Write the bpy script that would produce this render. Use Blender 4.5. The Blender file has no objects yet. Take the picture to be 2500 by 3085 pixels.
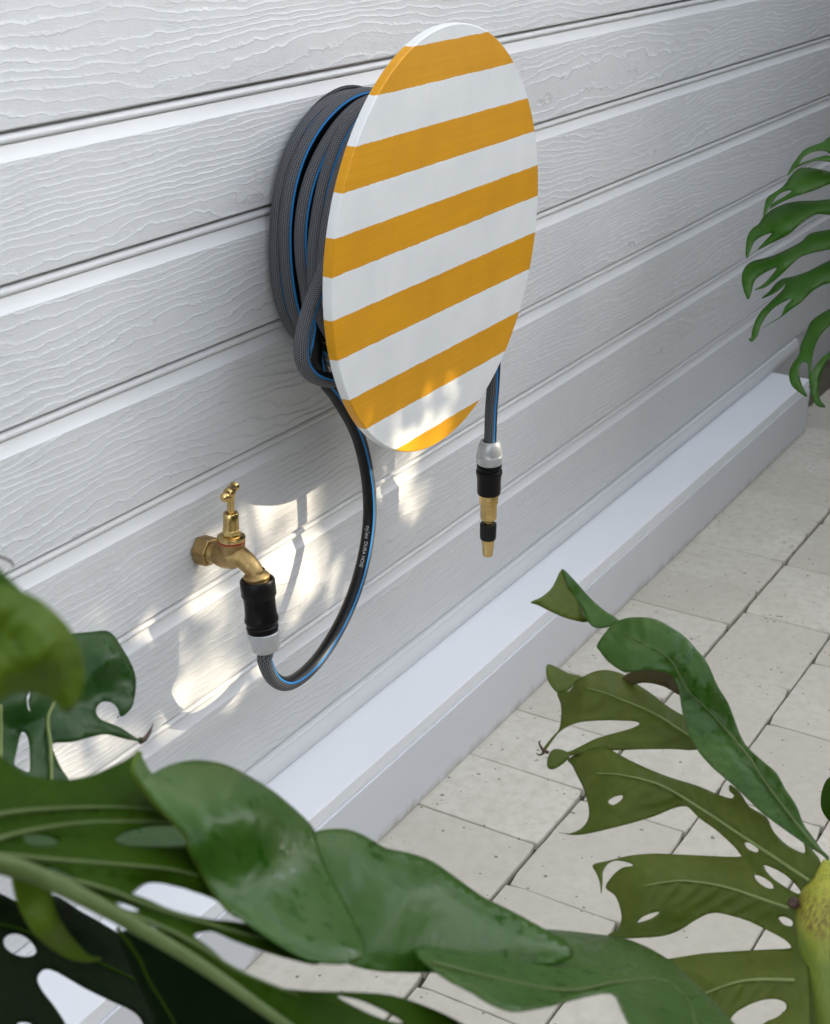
import bpy, bmesh, math, random
import numpy as np
from mathutils import Vector, Matrix, noise as mnoise
from mathutils.geometry import delaunay_2d_cdt
random.seed(7); rng = np.random.default_rng(7)
S = bpy.context.scene
COL = S.collection

# ------------------------------------------------------------------ camera
CAM = np.array([-1.62750602, -1.00610328, 1.25679191]); FPX = 4788.224
YAW, PITCH, ROLL = 1.0630614, 0.40339039, 0.0302093
_f = np.array([math.sin(YAW)*math.cos(PITCH), math.cos(YAW)*math.cos(PITCH), -math.sin(PITCH)])
_r = np.array([math.cos(YAW), -math.sin(YAW), 0.0]); _u = np.cross(_r, _f)
RX = math.cos(ROLL)*_r + math.sin(ROLL)*_u
UX = -math.sin(ROLL)*_r + math.cos(ROLL)*_u
FX = _f
cd = bpy.data.cameras.new('camera'); cam = bpy.data.objects.new('camera', cd); COL.objects.link(cam)
m = Matrix.Identity(4)
for i in range(3):
    m[i][0] = RX[i]; m[i][1] = UX[i]; m[i][2] = -FX[i]; m[i][3] = CAM[i]
cam.matrix_world = m
cd.sensor_fit = 'HORIZONTAL'; cd.sensor_width = 36.0; cd.lens = FPX/2500*36.0
cd.clip_start = 0.02; cd.clip_end = 500
cd.dof.use_dof = True; cd.dof.focus_distance = 1.93; cd.dof.aperture_fstop = 14.5
S.camera = cam
S.cycles.max_bounces = 6; S.cycles.diffuse_bounces = 4; S.cycles.glossy_bounces = 3; S.cycles.transmission_bounces = 3
S.render.resolution_x = 830; S.render.resolution_y = 1024

# ------------------------------------------------------------------ light
SUN = Vector((0.561, -0.739, 0.374)).normalized()        # towards the sun
w = bpy.data.worlds.new('World'); S.world = w; w.use_nodes = True
nt = w.node_tree; bg = nt.nodes['Background']
sky = nt.nodes.new('ShaderNodeTexSky'); sky.sky_type = 'NISHITA'; sky.sun_disc = False
sky.sun_elevation = math.asin(SUN.z); sky.sun_rotation = math.atan2(SUN.x, SUN.y)
sky.air_density = 1.0; sky.dust_density = 1.0; sky.ozone_density = 1.0
hs = nt.nodes.new('ShaderNodeHueSaturation'); hs.inputs['Saturation'].default_value = 0.3
nt.links.new(sky.outputs[0], hs.inputs['Color']); nt.links.new(hs.outputs[0], bg.inputs['Color'])
bg.inputs['Strength'].default_value = 0.15
sl = bpy.data.lights.new('sun', 'SUN'); sl.energy = 2.0; sl.angle = math.radians(0.53); sl.color = (1.0, 0.86, 0.64)
so = bpy.data.objects.new('sun', sl); COL.objects.link(so); so.location = SUN*20
so.rotation_euler = SUN.to_track_quat('Z', 'Y').to_euler()
vs = S.view_settings; vs.view_transform = 'Standard'; vs.look = 'None'; vs.gamma = 1.0; vs.exposure = 2.15
vs.use_curve_mapping = False

# ------------------------------------------------------------------ helpers
def ray(x, y):
    return ((x-1250.0)/FPX)*RX - ((y-1542.5)/FPX)*UX + FX
def at_depth(x, y, D): return CAM + ray(x, y)*D
def on_y(x, y, Y):
    d = ray(x, y); return CAM + d*((Y-CAM[1])/d[1])
def project(P):
    q = np.asarray(P, float)-CAM
    z = q@FX; return 1250+FPX*(q@RX)/z, 1542.5-FPX*(q@UX)/z
def link(name, me, mats, parent=None):
    o = bpy.data.objects.new(name, me); COL.objects.link(o)
    for mm in (mats if isinstance(mats, (list, tuple)) else [mats]):
        if mm is not None and mm.name not in [x.name for x in me.materials if x]: me.materials.append(mm)
    if parent is not None: o.parent = parent
    return o
def mesh(name, V, F, smooth=True):
    me = bpy.data.meshes.new(name); me.from_pydata([tuple(map(float, v)) for v in V], [], F); me.update()
    if smooth:
        for p in me.polygons: p.use_smooth = True
    return me
def empty(name, loc, label=None, cat=None, group=None):
    o = bpy.data.objects.new(name, None); COL.objects.link(o); o.location = loc; o.empty_display_size = .05
    if label: o['label'] = label; o['category'] = cat
    if group: o['group'] = group
    return o
def reparent(o, p):
    """child keeps its world-space mesh: shift mesh into the parent's frame"""
    o.parent = p; o.matrix_parent_inverse = p.matrix_basis.inverted()
def bm_obj(name, bm, mats, parent=None, smooth=False):
    me = bpy.data.meshes.new(name); bm.to_mesh(me); bm.free()
    if smooth:
        for p in me.polygons: p.use_smooth = True
    o = link(name, me, mats)
    if parent is not None: reparent(o, parent)
    return o
def box(bm, a, b, bev=0.0, seg=2):
    r = bmesh.ops.create_cube(bm, size=1.0)
    vs_ = r['verts']
    for v in vs_:
        v.co = Vector(((a[i]+b[i])/2 + v.co[i]*(b[i]-a[i]) for i in range(3)))
    if bev:
        es = {e for v in vs_ for e in v.link_edges}
        bmesh.ops.bevel(bm, geom=list(es), offset=bev, segments=seg, affect='EDGES', profile=.5)
def lathe(profile, axis_p, axis_d, n=48, ref=None):
    """profile: (t along axis, radius); returns V,F"""
    d = np.array(axis_d, float); d /= np.linalg.norm(d)
    a = np.cross(d, [0.3, 0.9, 0.1] if ref is None else ref); a /= np.linalg.norm(a); b = np.cross(d, a)
    V, F = [], []
    for t, r in profile:
        for k in range(n):
            th = 2*math.pi*k/n; V.append(np.array(axis_p)+d*t+(a*math.cos(th)+b*math.sin(th))*r)
    for i in range(len(profile)-1):
        for k in range(n):
            k2 = (k+1) % n; F.append((i*n+k, i*n+k2, (i+1)*n+k2, (i+1)*n+k))
    return V, F
def fix_normals(me):
    bm = bmesh.new(); bm.from_mesh(me); bmesh.ops.remove_doubles(bm, verts=bm.verts, dist=1e-6)
    bmesh.ops.recalc_face_normals(bm, faces=bm.faces); bm.to_mesh(me); bm.free()
def sharpen(me, deg=32):
    me.set_sharp_from_angle(angle=math.radians(deg))
def lathe_obj(name, profile, p, d, mat, parent, n=48, sharp=32):
    V, F = lathe(profile, p, d, n); me = mesh(name, V, F); fix_normals(me)
    for q in me.polygons: q.use_smooth = True
    sharpen(me, sharp); o = link(name, me, mat); reparent(o, parent); return o
def catmull(P, n=8, closed=False):
    P = [np.array(p, float) for p in P]; N = len(P); out = []
    for i in range(N if closed else N-1):
        p0 = P[(i-1) % N] if closed or i > 0 else 2*P[0]-P[1]
        p1 = P[i]; p2 = P[(i+1) % N]
        p3 = P[(i+2) % N] if closed or i+2 < N else 2*P[-1]-P[-2]
        for k in range(n):
            t = k/n
            out.append(.5*((2*p1)+(-p0+p2)*t+(2*p0-5*p1+4*p2-p3)*t*t+(-p0+3*p1-3*p2+p3)*t**3))
    if not closed: out.append(P[-1])
    return np.array(out)
def tube(path, radii, n=10, hint=None, uv=False, cap=True):
    path = np.array(path); N = len(path)
    T = np.gradient(path, axis=0); T /= np.linalg.norm(T, axis=1)[:, None]+1e-12
    radii = np.broadcast_to(radii, N)
    V, F, UV = [], [], []
    L = np.concatenate([[0], np.cumsum(np.linalg.norm(np.diff(path, axis=0), axis=1))])
    a = np.cross(T[0], [0.12, 0.37, 0.92]); a /= np.linalg.norm(a)
    for i in range(N):
        if hint is not None: a = np.array(hint[i], float)
        a = a - T[i]*(a@T[i]); a /= np.linalg.norm(a)+1e-12
        b = np.cross(T[i], a)
        for k in range(n):
            th = 2*math.pi*k/n; V.append(path[i]+(a*math.cos(th)+b*math.sin(th))*radii[i])
    for i in range(N-1):
        for k in range(n):
            k2 = (k+1) % n; F.append((i*n+k, i*n+k2, (i+1)*n+k2, (i+1)*n+k))
            UV.append(((L[i], k/n), (L[i], (k+1)/n), (L[i+1], (k+1)/n), (L[i+1], k/n)))
    if cap:
        F.append(tuple(range(n))[::-1]); UV.append([(0, 0)]*n)
        F.append(tuple((N-1)*n+k for k in range(n))); UV.append([(L[-1], 0)]*n)
    return V, F, UV
def tube_obj(name, path, radii, mat, parent, n=10, hint=None):
    V, F, UV = tube(path, radii, n, hint); me = mesh(name, V, F)
    ul = me.uv_layers.new(name='UVMap'); i = 0
    for f in UV:
        for c in f: ul.data[i].uv = c; i += 1
    o = link(name, me, mat)
    if parent is not None: reparent(o, parent)
    return o

# ------------------------------------------------------------------ materials
class N:
    def __init__(s, name):
        s.m = bpy.data.materials.new(name); s.m.use_nodes = True; s.t = s.m.node_tree
        s.b = s.t.nodes['Principled BSDF']; s.out = s.t.nodes['Material Output']
    def n(s, typ, **kw):
        x = s.t.nodes.new(typ)
        for k, v in kw.items(): setattr(x, k, v)
        return x
    def l(s, a, b): s.t.links.new(a, b)
    def val(s, sock, v):
        if hasattr(v, 'is_linked') or isinstance(v, bpy.types.NodeSocket): s.l(v, sock)
        else: sock.default_value = v
    def math(s, op, a, b=None, c=None, clamp=False):
        x = s.n('ShaderNodeMath', operation=op, use_clamp=clamp)
        for i, v in enumerate((a, b, c)):
            if v is not None: s.val(x.inputs[i], v)
        return x.outputs[0]
    def noise(s, vec, scale, detail=2, rough=.5, dist=0.0):
        x = s.n('ShaderNodeTexNoise'); x.inputs['Scale'].default_value = scale; x.inputs['Detail'].default_value = detail
        x.inputs['Roughness'].default_value = rough; x.inputs['Distortion'].default_value = dist
        if vec is not None: s.l(vec, x.inputs['Vector'])
        return x.outputs['Fac']
    def ramp(s, fac, stops):
        x = s.n('ShaderNodeValToRGB'); cr = x.color_ramp
        while len(cr.elements) < len(stops): cr.elements.new(.5)
        for e, (p, c) in zip(cr.elements, stops):
            e.position = p; e.color = (*c, 1) if len(c) == 3 else c
        s.l(fac, x.inputs['Fac']); return x.outputs['Color']
    def mix(s, fac, a, b, typ='MIX'):
        x = s.n('ShaderNodeMix', data_type='RGBA', blend_type=typ)
        s.val(x.inputs['Factor'], fac)
        for sock, v in ((x.inputs['A'], a), (x.inputs['B'], b)):
            if isinstance(v, tuple): sock.default_value = (*v, 1) if len(v) == 3 else v
            else: s.l(v, sock)
        return x.outputs['Result']
    def maprange(s, v, a, b, c=0.0, d=1.0):
        x = s.n('ShaderNodeMapRange'); s.l(v, x.inputs['Value'])
        for k, q in zip(('From Min', 'From Max', 'To Min', 'To Max'), (a, b, c, d)): x.inputs[k].default_value = q
        return x.outputs['Result']
    def mapping(s, vec, scale=(1, 1, 1), loc=None):
        x = s.n('ShaderNodeMapping'); x.inputs['Scale'].default_value = scale; s.l(vec, x.inputs['Vector'])
        if loc is not None: s.l(loc, x.inputs['Location'])
        return x.outputs['Vector']
    def obj(s): return s.n('ShaderNodeTexCoord').outputs['Object']
    def uv(s): return s.n('ShaderNodeTexCoord').outputs['UV']
    def bump(s, h, dist, strength=1.0, normal=None):
        x = s.n('ShaderNodeBump'); x.inputs['Distance'].default_value = dist; x.inputs['Strength'].default_value = strength
        s.l(h, x.inputs['Height'])
        if normal is not None: s.l(normal, x.inputs['Normal'])
        return x.outputs['Normal']
    def set(s, color=None, rough=None, metal=None, spec=None, normal=None):
        for k, v in (('Base Color', color), ('Roughness', rough), ('Metallic', metal), ('Specular IOR Level', spec), ('Normal', normal)):
            if v is None: continue
            if isinstance(v, tuple): v = (*v, 1)
            s.val(s.b.inputs[k], v)
        return s.m

def mat_grain():
    k = N('embossed white cladding'); o = k.obj()
    oi = k.n('ShaderNodeObjectInfo'); r = k.math('MULTIPLY', oi.outputs['Random'], 37.0)
    cb = k.n('ShaderNodeCombineXYZ'); k.l(r, cb.inputs['X']); k.l(r, cb.inputs['Y'])
    base = k.n('ShaderNodeVectorMath', operation='ADD'); k.l(o, base.inputs[0]); k.l(cb.outputs[0], base.inputs[1])
    p = base.outputs[0]
    sp = k.n('ShaderNodeSeparateXYZ'); k.l(o, sp.inputs[0])
    n1 = k.noise(k.mapping(p, (1.1, 1, 6.0)), 1.0, 1.5, .45)
    n2 = k.noise(k.mapping(p, (9, 1, 26)), 1.0, 2.5, .55)
    n3 = k.noise(k.mapping(p, (55, 1, 60)), 1.0, 3, .65)
    t = k.math('MULTIPLY', sp.outputs['Z'], 108.0)
    t = k.math('ADD', t, k.math('MULTIPLY', n1, 17.0))
    t = k.math('ADD', t, k.math('MULTIPLY', n2, 3.0))
    t = k.math('ADD', t, k.math('MULTIPLY', n3, .72))
    fr = k.math('FRACT', t)
    h = k.math('POWER', k.math('SUBTRACT', 1.0, fr), 6.5)
    # amount of emboss varies from line to line
    fl = k.math('FLOOR', t); wn = k.n('ShaderNodeTexWhiteNoise', noise_dimensions='1D'); k.l(fl, wn.inputs['W'])
    patch = k.noise(k.mapping(p, (5, 1, 8)), 1.0, 2)
    amt = k.math('MULTIPLY', k.maprange(wn.outputs['Value'], 0, 1, .35, 1.0), k.maprange(patch, .35, .6, .45, 1.0))
    h = k.math('MULTIPLY', h, amt)
    fine = k.noise(k.mapping(p, (90, 1, 700)), 1.0, 3, .6)
    fm = k.noise(k.mapping(p, (14, 1, 20)), 1.0, 2)
    h2 = k.math('MULTIPLY', fine, k.maprange(fm, .4, .65, .05, .5))
    hh = k.math('ADD', h, h2)
    line_dark = k.math('MULTIPLY', k.maprange(fr, .88, .985), amt)
    c = k.mix(k.math('MULTIPLY', line_dark, .62), (.63, .635, .64), (.28, .29, .29))  # grain lines darkened in colour, for grime and the shade of the relief
    gr = k.noise(k.mapping(p, (3, 1, 5)), 1.0, 4, .65)
    c = k.mix(k.maprange(gr, .35, .75, 0, .22), c, (.55, .565, .56))
    spk = k.noise(k.mapping(p, (1, 1, 1)), 260, 1)
    c = k.mix(k.maprange(spk, .72, .78, 0, .35), c, (.42, .41, .38))
    nrm = k.bump(hh, .0020, 1.0)
    return k.set(c, .48, 0, .35, nrm)
def mat_paint(name, col, rough=.42, bump=.0, dirt=.12, grime=False):
    k = N(name); o = k.obj()
    n = k.noise(k.mapping(o, (2, 6, 6)), 2.0, 5, .6)
    c = k.mix(k.maprange(n, .35, .75, 0, dirt), col, tuple(x*.72 for x in col))
    f = k.noise(o, 420, 2); sp = k.maprange(f, .74, .8, 0, .25)
    c = k.mix(sp, c, tuple(x*.5 for x in col))
    if grime:
        g = k.n('ShaderNodeNewGeometry').outputs['Position']; sp_ = k.n('ShaderNodeSeparateXYZ'); k.l(g, sp_.inputs[0])
        e = k.math('ADD', sp_.outputs['Z'], k.math('MULTIPLY', k.math('SUBTRACT', k.noise(k.mapping(g, (1, 1, .3)), 30, 5, .65), .5), .045))
        c = k.mix(k.maprange(e, .016, .0, 0, .55), c, (.30, .27, .21))
    nn = k.noise(k.mapping(o, (8, 60, 60)), 3.0, 3)
    return k.set(c, rough, 0, .4, k.bump(nn, .0004, .35))
M = {}
M['grain'] = mat_grain()
M['smooth'] = mat_paint('smooth white cladding bead', (.66, .665, .67))
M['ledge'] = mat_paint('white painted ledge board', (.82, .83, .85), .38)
M['ledge_front'] = mat_paint('shaded white fascia board', (.66, .67, .70), .42, grime=True)  # front shade put into a darker white, plus real grime at the foot

def mat_paver():
    k = N('cream cement paver'); g = k.n('ShaderNodeNewGeometry').outputs['Position']
    oi = k.n('ShaderNodeObjectInfo')
    n = k.noise(g, 9.0, 6, .62); n2 = k.noise(g, 55.0, 4, .6)
    c = k.mix(k.maprange(n, .3, .7), (.60, .56, .475), (.69, .655, .57))
    c = k.mix(k.maprange(n2, .42, .7, 0, .75), c, (.53, .49, .405))
    c = k.mix(k.math('MULTIPLY', oi.outputs['Random'], .55), c, (.49, .455, .38))
    v = k.n('ShaderNodeTexVoronoi', feature='F1'); v.inputs['Scale'].default_value = 120.0; k.l(g, v.inputs['Vector'])
    wn = k.n('ShaderNodeTexWhiteNoise', noise_dimensions='3D'); k.l(v.outputs['Position'], wn.inputs['Vector'])
    cl = k.noise(g, 22.0, 2)
    rad = k.math('MULTIPLY', k.maprange(wn.outputs['Value'], .74, 1.0, 0, .42), k.maprange(cl, .42, .62, .15, 1.0))
    pit = k.math('LESS_THAN', v.outputs['Distance'], rad)
    c = k.mix(k.math('MULTIPLY', pit, .75), c, (.17, .155, .125))
    st = k.noise(k.mapping(g, (1, 1, 1)), 16.0, 5, .7, 1.5)
    c = k.mix(k.maprange(st, .66, .76, 0, .5), c, (.27, .25, .19))
    h = k.math('SUBTRACT', k.math('MULTIPLY', k.noise(g, 140.0, 4, .6), .5), pit)
    return k.set(c, .85, 0, .2, k.bump(h, .0016, .8))
M['paver'] = mat_paver()
def mat_ground():
    k = N('dark sandy joint bed'); g = k.n('ShaderNodeNewGeometry').outputs['Position']
    c = k.mix(k.noise(g, 60, 5, .7), (.05, .043, .033), (.20, .175, .13))
    return k.set(c, .95, 0, .1, k.bump(k.noise(g, 300, 4), .003, .8))
M['bed'] = mat_ground()
def mat_flat(name, col, rough=.5, metal=0, spec=.5):
    k = N(name); o = k.obj()
    n = k.noise(o, 90, 3); c = k.mix(k.maprange(n, .3, .7, 0, .35), col, tuple(x*.7 for x in col))
    return k.set(c, k.maprange(k.noise(o, 160, 3), .3, .7, rough*.8, min(1, rough*1.2)), metal, spec)
M['black'] = mat_flat('black moulded plastic', (.005, .005, .0055), .36, 0, .16)
M['blackrubber'] = mat_flat('black rubber grip', (.006, .006, .006), .55, 0, .3)
M['silver'] = mat_flat('silver grey plastic collar', (.46, .47, .48), .34, .35)
def mat_brass(name, col, rough, bump):
    k = N(name); o = k.obj()
    n = k.noise(o, 70, 4, .6); c = k.mix(k.maprange(n, .35, .7), col, (col[0]*.72, col[1]*.66, col[2]*.55))
    r = k.maprange(k.noise(o, 140, 3), .3, .7, rough*.75, rough*1.3)
    return k.set(c, r, 1.0, .5, k.bump(k.noise(o, 900, 3), bump, .5))
M['brass'] = mat_brass('polished brass', (.72, .53, .23), .22, .00008)
M['castbrass'] = mat_brass('sand cast brass', (.44, .31, .14), .46, .0003)
M['red'] = mat_flat('red fibre washer', (.32, .012, .01), .5)

def mat_hose():
    k = N('braided garden hose'); uv = k.uv(); sp = k.n('ShaderNodeSeparateXYZ'); k.l(uv, sp.inputs[0])
    u, v = sp.outputs['X'], sp.outputs['Y']           # u metres along, v 0..1 round, braid centred on v=0
    av = k.math('ABSOLUTE', k.math('SUBTRACT', k.math('FRACT', k.math('ADD', v, .5)), .5))   # 0 braid centre .. .5 black centre
    # honeycomb braid
    U = k.math('MULTIPLY', u, 400.0); Vv = k.math('MULTIPLY', v, 22.0)
    row = k.math('FLOOR', Vv); U2 = k.math('ADD', U, k.math('MULTIPLY', k.math('MODULO', row, 2.0), .5))
    fx = k.math('ABSOLUTE', k.math('SUBTRACT', k.math('FRACT', U2), .5)); fy = k.math('ABSOLUTE', k.math('SUBTRACT', k.math('FRACT', Vv), .5))
    d = k.math('SQRT', k.math('ADD', k.math('MULTIPLY', fx, fx), k.math('MULTIPLY', fy, fy)))
    knit = k.maprange(d, .28, .46)
    braid = k.mix(knit, (.014, .015, .018), (.145, .15, .16))
    blue = k.mix(k.noise(k.mapping(uv, (900, 60, 1)), 1.0, 2), (.015, .15, .40), (.035, .27, .62))
    isblue = k.math('MULTIPLY', k.math('GREATER_THAN', av, .262), k.math('LESS_THAN', av, .308))
    isblack = k.math('GREATER_THAN', av, .308)
    c = k.mix(isblue, braid, blue); c = k.mix(isblack, c, (.005, .0055, .006))
    h = k.math('MULTIPLY', knit, k.math('LESS_THAN', av, .262))
    rough = k.math('SUBTRACT', .55, k.math('MULTIPLY', isblack, .2))
    return k.set(c, rough, 0, .22, k.bump(h, .0006, .8))
M['hose'] = mat_hose()
M['print'] = mat_flat('pale grey printed lettering', (.42, .42, .44), .6)

STR = [1.046, 1.0035, .9565, .912, .867, .8265, .779, .732, .680, .635, .5875]   # stripe edges, z
def mat_disc(cz):
    k = N('hand painted stripes'); g = k.obj(); sp = k.n('ShaderNodeSeparateXYZ'); k.l(g, sp.inputs[0])
    wob = k.math('MULTIPLY', k.math('SUBTRACT', k.noise(g, 38, 3), .5), .0022)
    wob2 = k.math('MULTIPLY', k.math('SUBTRACT', k.noise(g, 260, 3), .5), .0022)
    z = k.math('ADD', k.math('ADD', sp.outputs['Z'], wob), wob2)
    z = k.math('SUBTRACT', z, k.math('MULTIPLY', sp.outputs['X'], .006))
    f = None
    for i, e in enumerate(STR):
        s = k.math('LESS_THAN', z, e-cz)
        f = s if f is None else (k.math('SUBTRACT', f, s) if i % 2 else k.math('ADD', f, s))
    br = k.noise(k.mapping(g, (5, 5, 240)), 1.0, 4, .6); bl = k.noise(g, 14, 3)
    yel = k.mix(k.maprange(br, .3, .7), (.66, .305, .002), (.60, .27, .002))
    yel = k.mix(k.maprange(bl, .4, .7, 0, .6), yel, (.55, .245, .002))
    wht = k.mix(k.maprange(bl, .35, .7), (.72, .73, .73), (.66, .675, .68))
    c = k.mix(f, wht, yel)
    h = k.math('ADD', k.math('MULTIPLY', br, .6), k.math('MULTIPLY', k.noise(g, 500, 2), .35))
    return k.set(c, .46, 0, .35, k.bump(h, .0006, .6))

def mat_leaf(name, c1, c2, spot=0.0, rough=.36, trans=.22, tcol=(.25, .42, .03), bump=.0012, spec=.22):
    k = N(name); g = k.n('ShaderNodeNewGeometry').outputs['Position']
    n = k.noise(g, 14, 4, .6); n2 = k.noise(g, 120, 3)
    c = k.mix(k.maprange(n, .3, .7), c1, c2)
    c = k.mix(k.maprange(n2, .4, .7, 0, .22), c, tuple(x*.6 for x in c1))
    if spot:
        s = k.noise(g, 115, 3, .55, .6); z = k.noise(g, 12, 2)
        wet = k.math('MULTIPLY', k.maprange(s, .57, .62), k.maprange(z, .42, .55))
        c = k.mix(k.math('MULTIPLY', wet, spot), c, (.006, .05, .003))
        k.set(None, k.math('SUBTRACT', rough, k.math('MULTIPLY', wet, .2)))
    else: k.set(None, rough)
    h = k.math('ADD', n, k.math('MULTIPLY', n2, .15))
    nr = k.bump(h, bump*6, .35); k.set(c, None, 0, spec, nr)
    tr = k.n('ShaderNodeBsdfTranslucent'); tr.inputs['Color'].default_value = (*tcol, 1)
    mx = k.n('ShaderNodeMixShader'); mx.inputs[0].default_value = trans
    k.l(k.b.outputs[0], mx.inputs[1]); k.l(tr.outputs[0], mx.inputs[2]); k.l(mx.outputs[0], k.out.inputs['Surface'])
    return k.m
M['leaf_under'] = mat_leaf('olive leaf underside', (.060, .088, .008), (.095, .122, .016), 0, .5, .2, (.22, .34, .02))
M['leaf_top'] = mat_leaf('glossy green leaf face', (.027, .078, .006), (.048, .112, .016), .6, .34, .18, spec=.30)
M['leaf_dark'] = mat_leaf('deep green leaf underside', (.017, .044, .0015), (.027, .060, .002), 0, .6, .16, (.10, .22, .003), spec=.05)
M['leaf_bright'] = mat_leaf('yellow green backlit leaf', (.06, .115, .006), (.095, .15, .010), 0, .5, .3, (.30, .42, .02), spec=.18)  # brighter green, with light through the leaf put into the colour
M['leaf_mid'] = mat_leaf('mid green leaf face', (.012, .045, .007), (.025, .070, .013), .7, .4, .18, spec=.28)
M['leaf_shadow'] = mat_leaf('green leaf in painted shade', (.003, .008, .002), (.006, .013, .003), 0, .6, .05, (.03, .08, .002), spec=.05)  # deep shade under the other leaves is put into this colour
M['leaf_far'] = mat_leaf('fresh green finger leaf', (.022, .085, .004), (.036, .112, .006), 0, .45, .22, (.16, .36, .01), spec=.18)
M['leaf_brown'] = mat_leaf('browned leaf fold', (.10, .06, .035), (.07, .07, .02), 0, .5, .15, (.3, .2, .05))
M['vein'] = mat_leaf('pale leaf vein', (.15, .20, .06), (.20, .25, .09), 0, .5, .1)
M['veindark'] = mat_leaf('olive leaf vein', (.075, .115, .03), (.10, .14, .045), 0, .5, .1)
M['tip'] = mat_leaf('dried leaf tip', (.05, .025, .02), (.10, .07, .05), 0, .6, .05, (.2, .1, .05))
def mat_stem():
    k = N('yellow green fleshy stem'); g = k.n('ShaderNodeNewGeometry').outputs['Position']
    sp = k.n('ShaderNodeSeparateXYZ'); k.l(g, sp.inputs[0])
    n = k.noise(k.mapping(g, (60, 60, 12)), 1.0, 4); 
    c = k.mix(k.maprange(n, .3, .7), (.25, .29, .02), (.36, .37, .05))
    sp2 = k.noise(g, 330, 3, .6); z = k.noise(g, 26, 3)
    c = k.mix(k.math('MULTIPLY', k.maprange(sp2, .52, .66), k.maprange(z, .42, .6)), c, (.13, .07, .02))
    ZB = float(at_depth(2440, 2790, 1.27)[2])
    zz = k.math('ADD', sp.outputs['Z'], k.math('MULTIPLY', k.math('SUBTRACT', k.noise(g, 45, 4), .5), .035))
    band = k.math('MULTIPLY', k.maprange(zz, ZB-.012, ZB+.004), k.maprange(zz, ZB+.03, ZB+.008))
    c = k.mix(k.maprange(zz, ZB+.004, ZB-.02), c, (.115, .16, .018)); fz = k.noise(k.mapping(g, (400, 400, 90)), 1.0, 3)
    c = k.mix(k.math('MULTIPLY', band, k.maprange(fz, .35, .65, .2, .9)), c, (.10, .055, .018))
    return k.set(c, .45, 0, .3, k.bump(k.noise(k.mapping(g, (300, 300, 40)), 1.0, 3), .0012, .6))
M['stem'] = mat_stem()
M['shrub'] = mat_flat('shrub foliage', (.03, .07, .015), .6, 0, .3)
def mat_bark():
    k = N('grey bark'); g = k.n('ShaderNodeNewGeometry').outputs['Position']
    n = k.noise(k.mapping(g, (30, 30, 6)), 1.0, 5); c = k.mix(n, (.06, .045, .03), (.17, .14, .11))
    return k.set(c, .9, 0, .2, k.bump(n, .01, .8))
M['bark'] = mat_bark()

# ------------------------------------------------------------------ ground and paving
gz = [1.00652623, .87168795, .73603051, .59387028, .45561291, .31420196, .16865129]
V = [(-60, -60, -.014), (60, -60, -.014), (60, .6, -.014), (-60, .6, -.014)]
ground = link('ground', mesh('ground', V, [(0, 1, 2, 3)], False), M['bed']); ground['kind'] = 'structure'
def mat_lawn():
    k = N('dull unseen lawn'); g = k.n('ShaderNodeNewGeometry').outputs['Position']
    c = k.mix(k.noise(g, 3, 6, .7), (.09, .11, .04), (.15, .13, .07)); return k.set(c, .95, 0, .1, k.bump(k.noise(g, 90, 4), .02, .8))
V = [(-60, -60, -.004), (60, -60, -.004), (60, -1.40, -.004), (-60, -1.40, -.004)]
far = link('lawn', mesh('lawn', V, [(0, 1, 2, 3)], False), mat_lawn()); far['kind'] = 'structure'  # unseen ground, kept dull to cut light bounced onto the wall
pav = empty('paved_patio', (0, 0, 0)); pav['kind'] = 'structure'
def paver_mesh(w_, d_, i):
    r = random.Random(i*13+5); bm = bmesh.new()
    n = 10; pts = []
    def edge(a, b, m_):
        for k in range(m_):
            t = k/m_; x = a[0]+(b[0]-a[0])*t; y = a[1]+(b[1]-a[1])*t
            j = .0009*mnoise.noise(Vector((x*40+i*7.3, y*40, i*3.1)))
            nx, ny = (b[1]-a[1]), -(b[0]-a[0]); l = math.hypot(nx, ny)
            pts.append((x+nx/l*j, y+ny/l*j))
    cr = .0035
    c = [(-w_/2, -d_/2), (w_/2, -d_/2), (w_/2, d_/2), (-w_/2, d_/2)]
    for q in range(4):
        a, b = c[q], c[(q+1) % 4]; dx, dy = b[0]-a[0], b[1]-a[1]; l = math.hypot(dx, dy)
        edge((a[0]+dx/l*cr, a[1]+dy/l*cr), (b[0]-dx/l*cr, b[1]-dy/l*cr), n)
    def ring(s, z): return [bm.verts.new((x*(1-s/(w_/2)), y*(1-s/(d_/2)), z)) for x, y in pts]
    rs = [ring(0, -.02), ring(0, -.003), ring(.0006, -.0009), ring(.0018, 0)]
    for a, b in zip(rs, rs[1:]):
        for k in range(len(a)):
            k2 = (k+1) % len(a); bm.faces.new((a[k], a[k2], b[k2], b[k]))
    bm.faces.new(rs[-1])
    me = bpy.data.meshes.new('paver'); bm.to_mesh(me); bm.free(); me.materials.append(M['paver']); return me
def lay(w_, d_, cx, cy, pool):
    o = bpy.data.objects.new('paver', random.choice(pool)); COL.objects.link(o); o.parent = pav
    o.location = (cx, cy, random.uniform(-.0012, .0008)); o.rotation_euler = (random.gauss(0, .0025), random.gauss(0, .0025), random.gauss(0, .0018))
poolA = [paver_mesh(.1534, .2310, i) for i in range(4)]; poolB = [paver_mesh(.2326, .1570, i+10) for i in range(5)]
for k in range(-5, 15): lay(0, 0, .0417+.0775+.1551*k, -.286+.003+.1165, poolA)
for row in range(7):
    yc = -.286-.16*row-.08
    x0 = .1765+.117 if row % 2 == 0 else .0560+.117
    for k in range(-6, 11):
        lay(0, 0, x0+.2345*k, yc, poolB)

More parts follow.
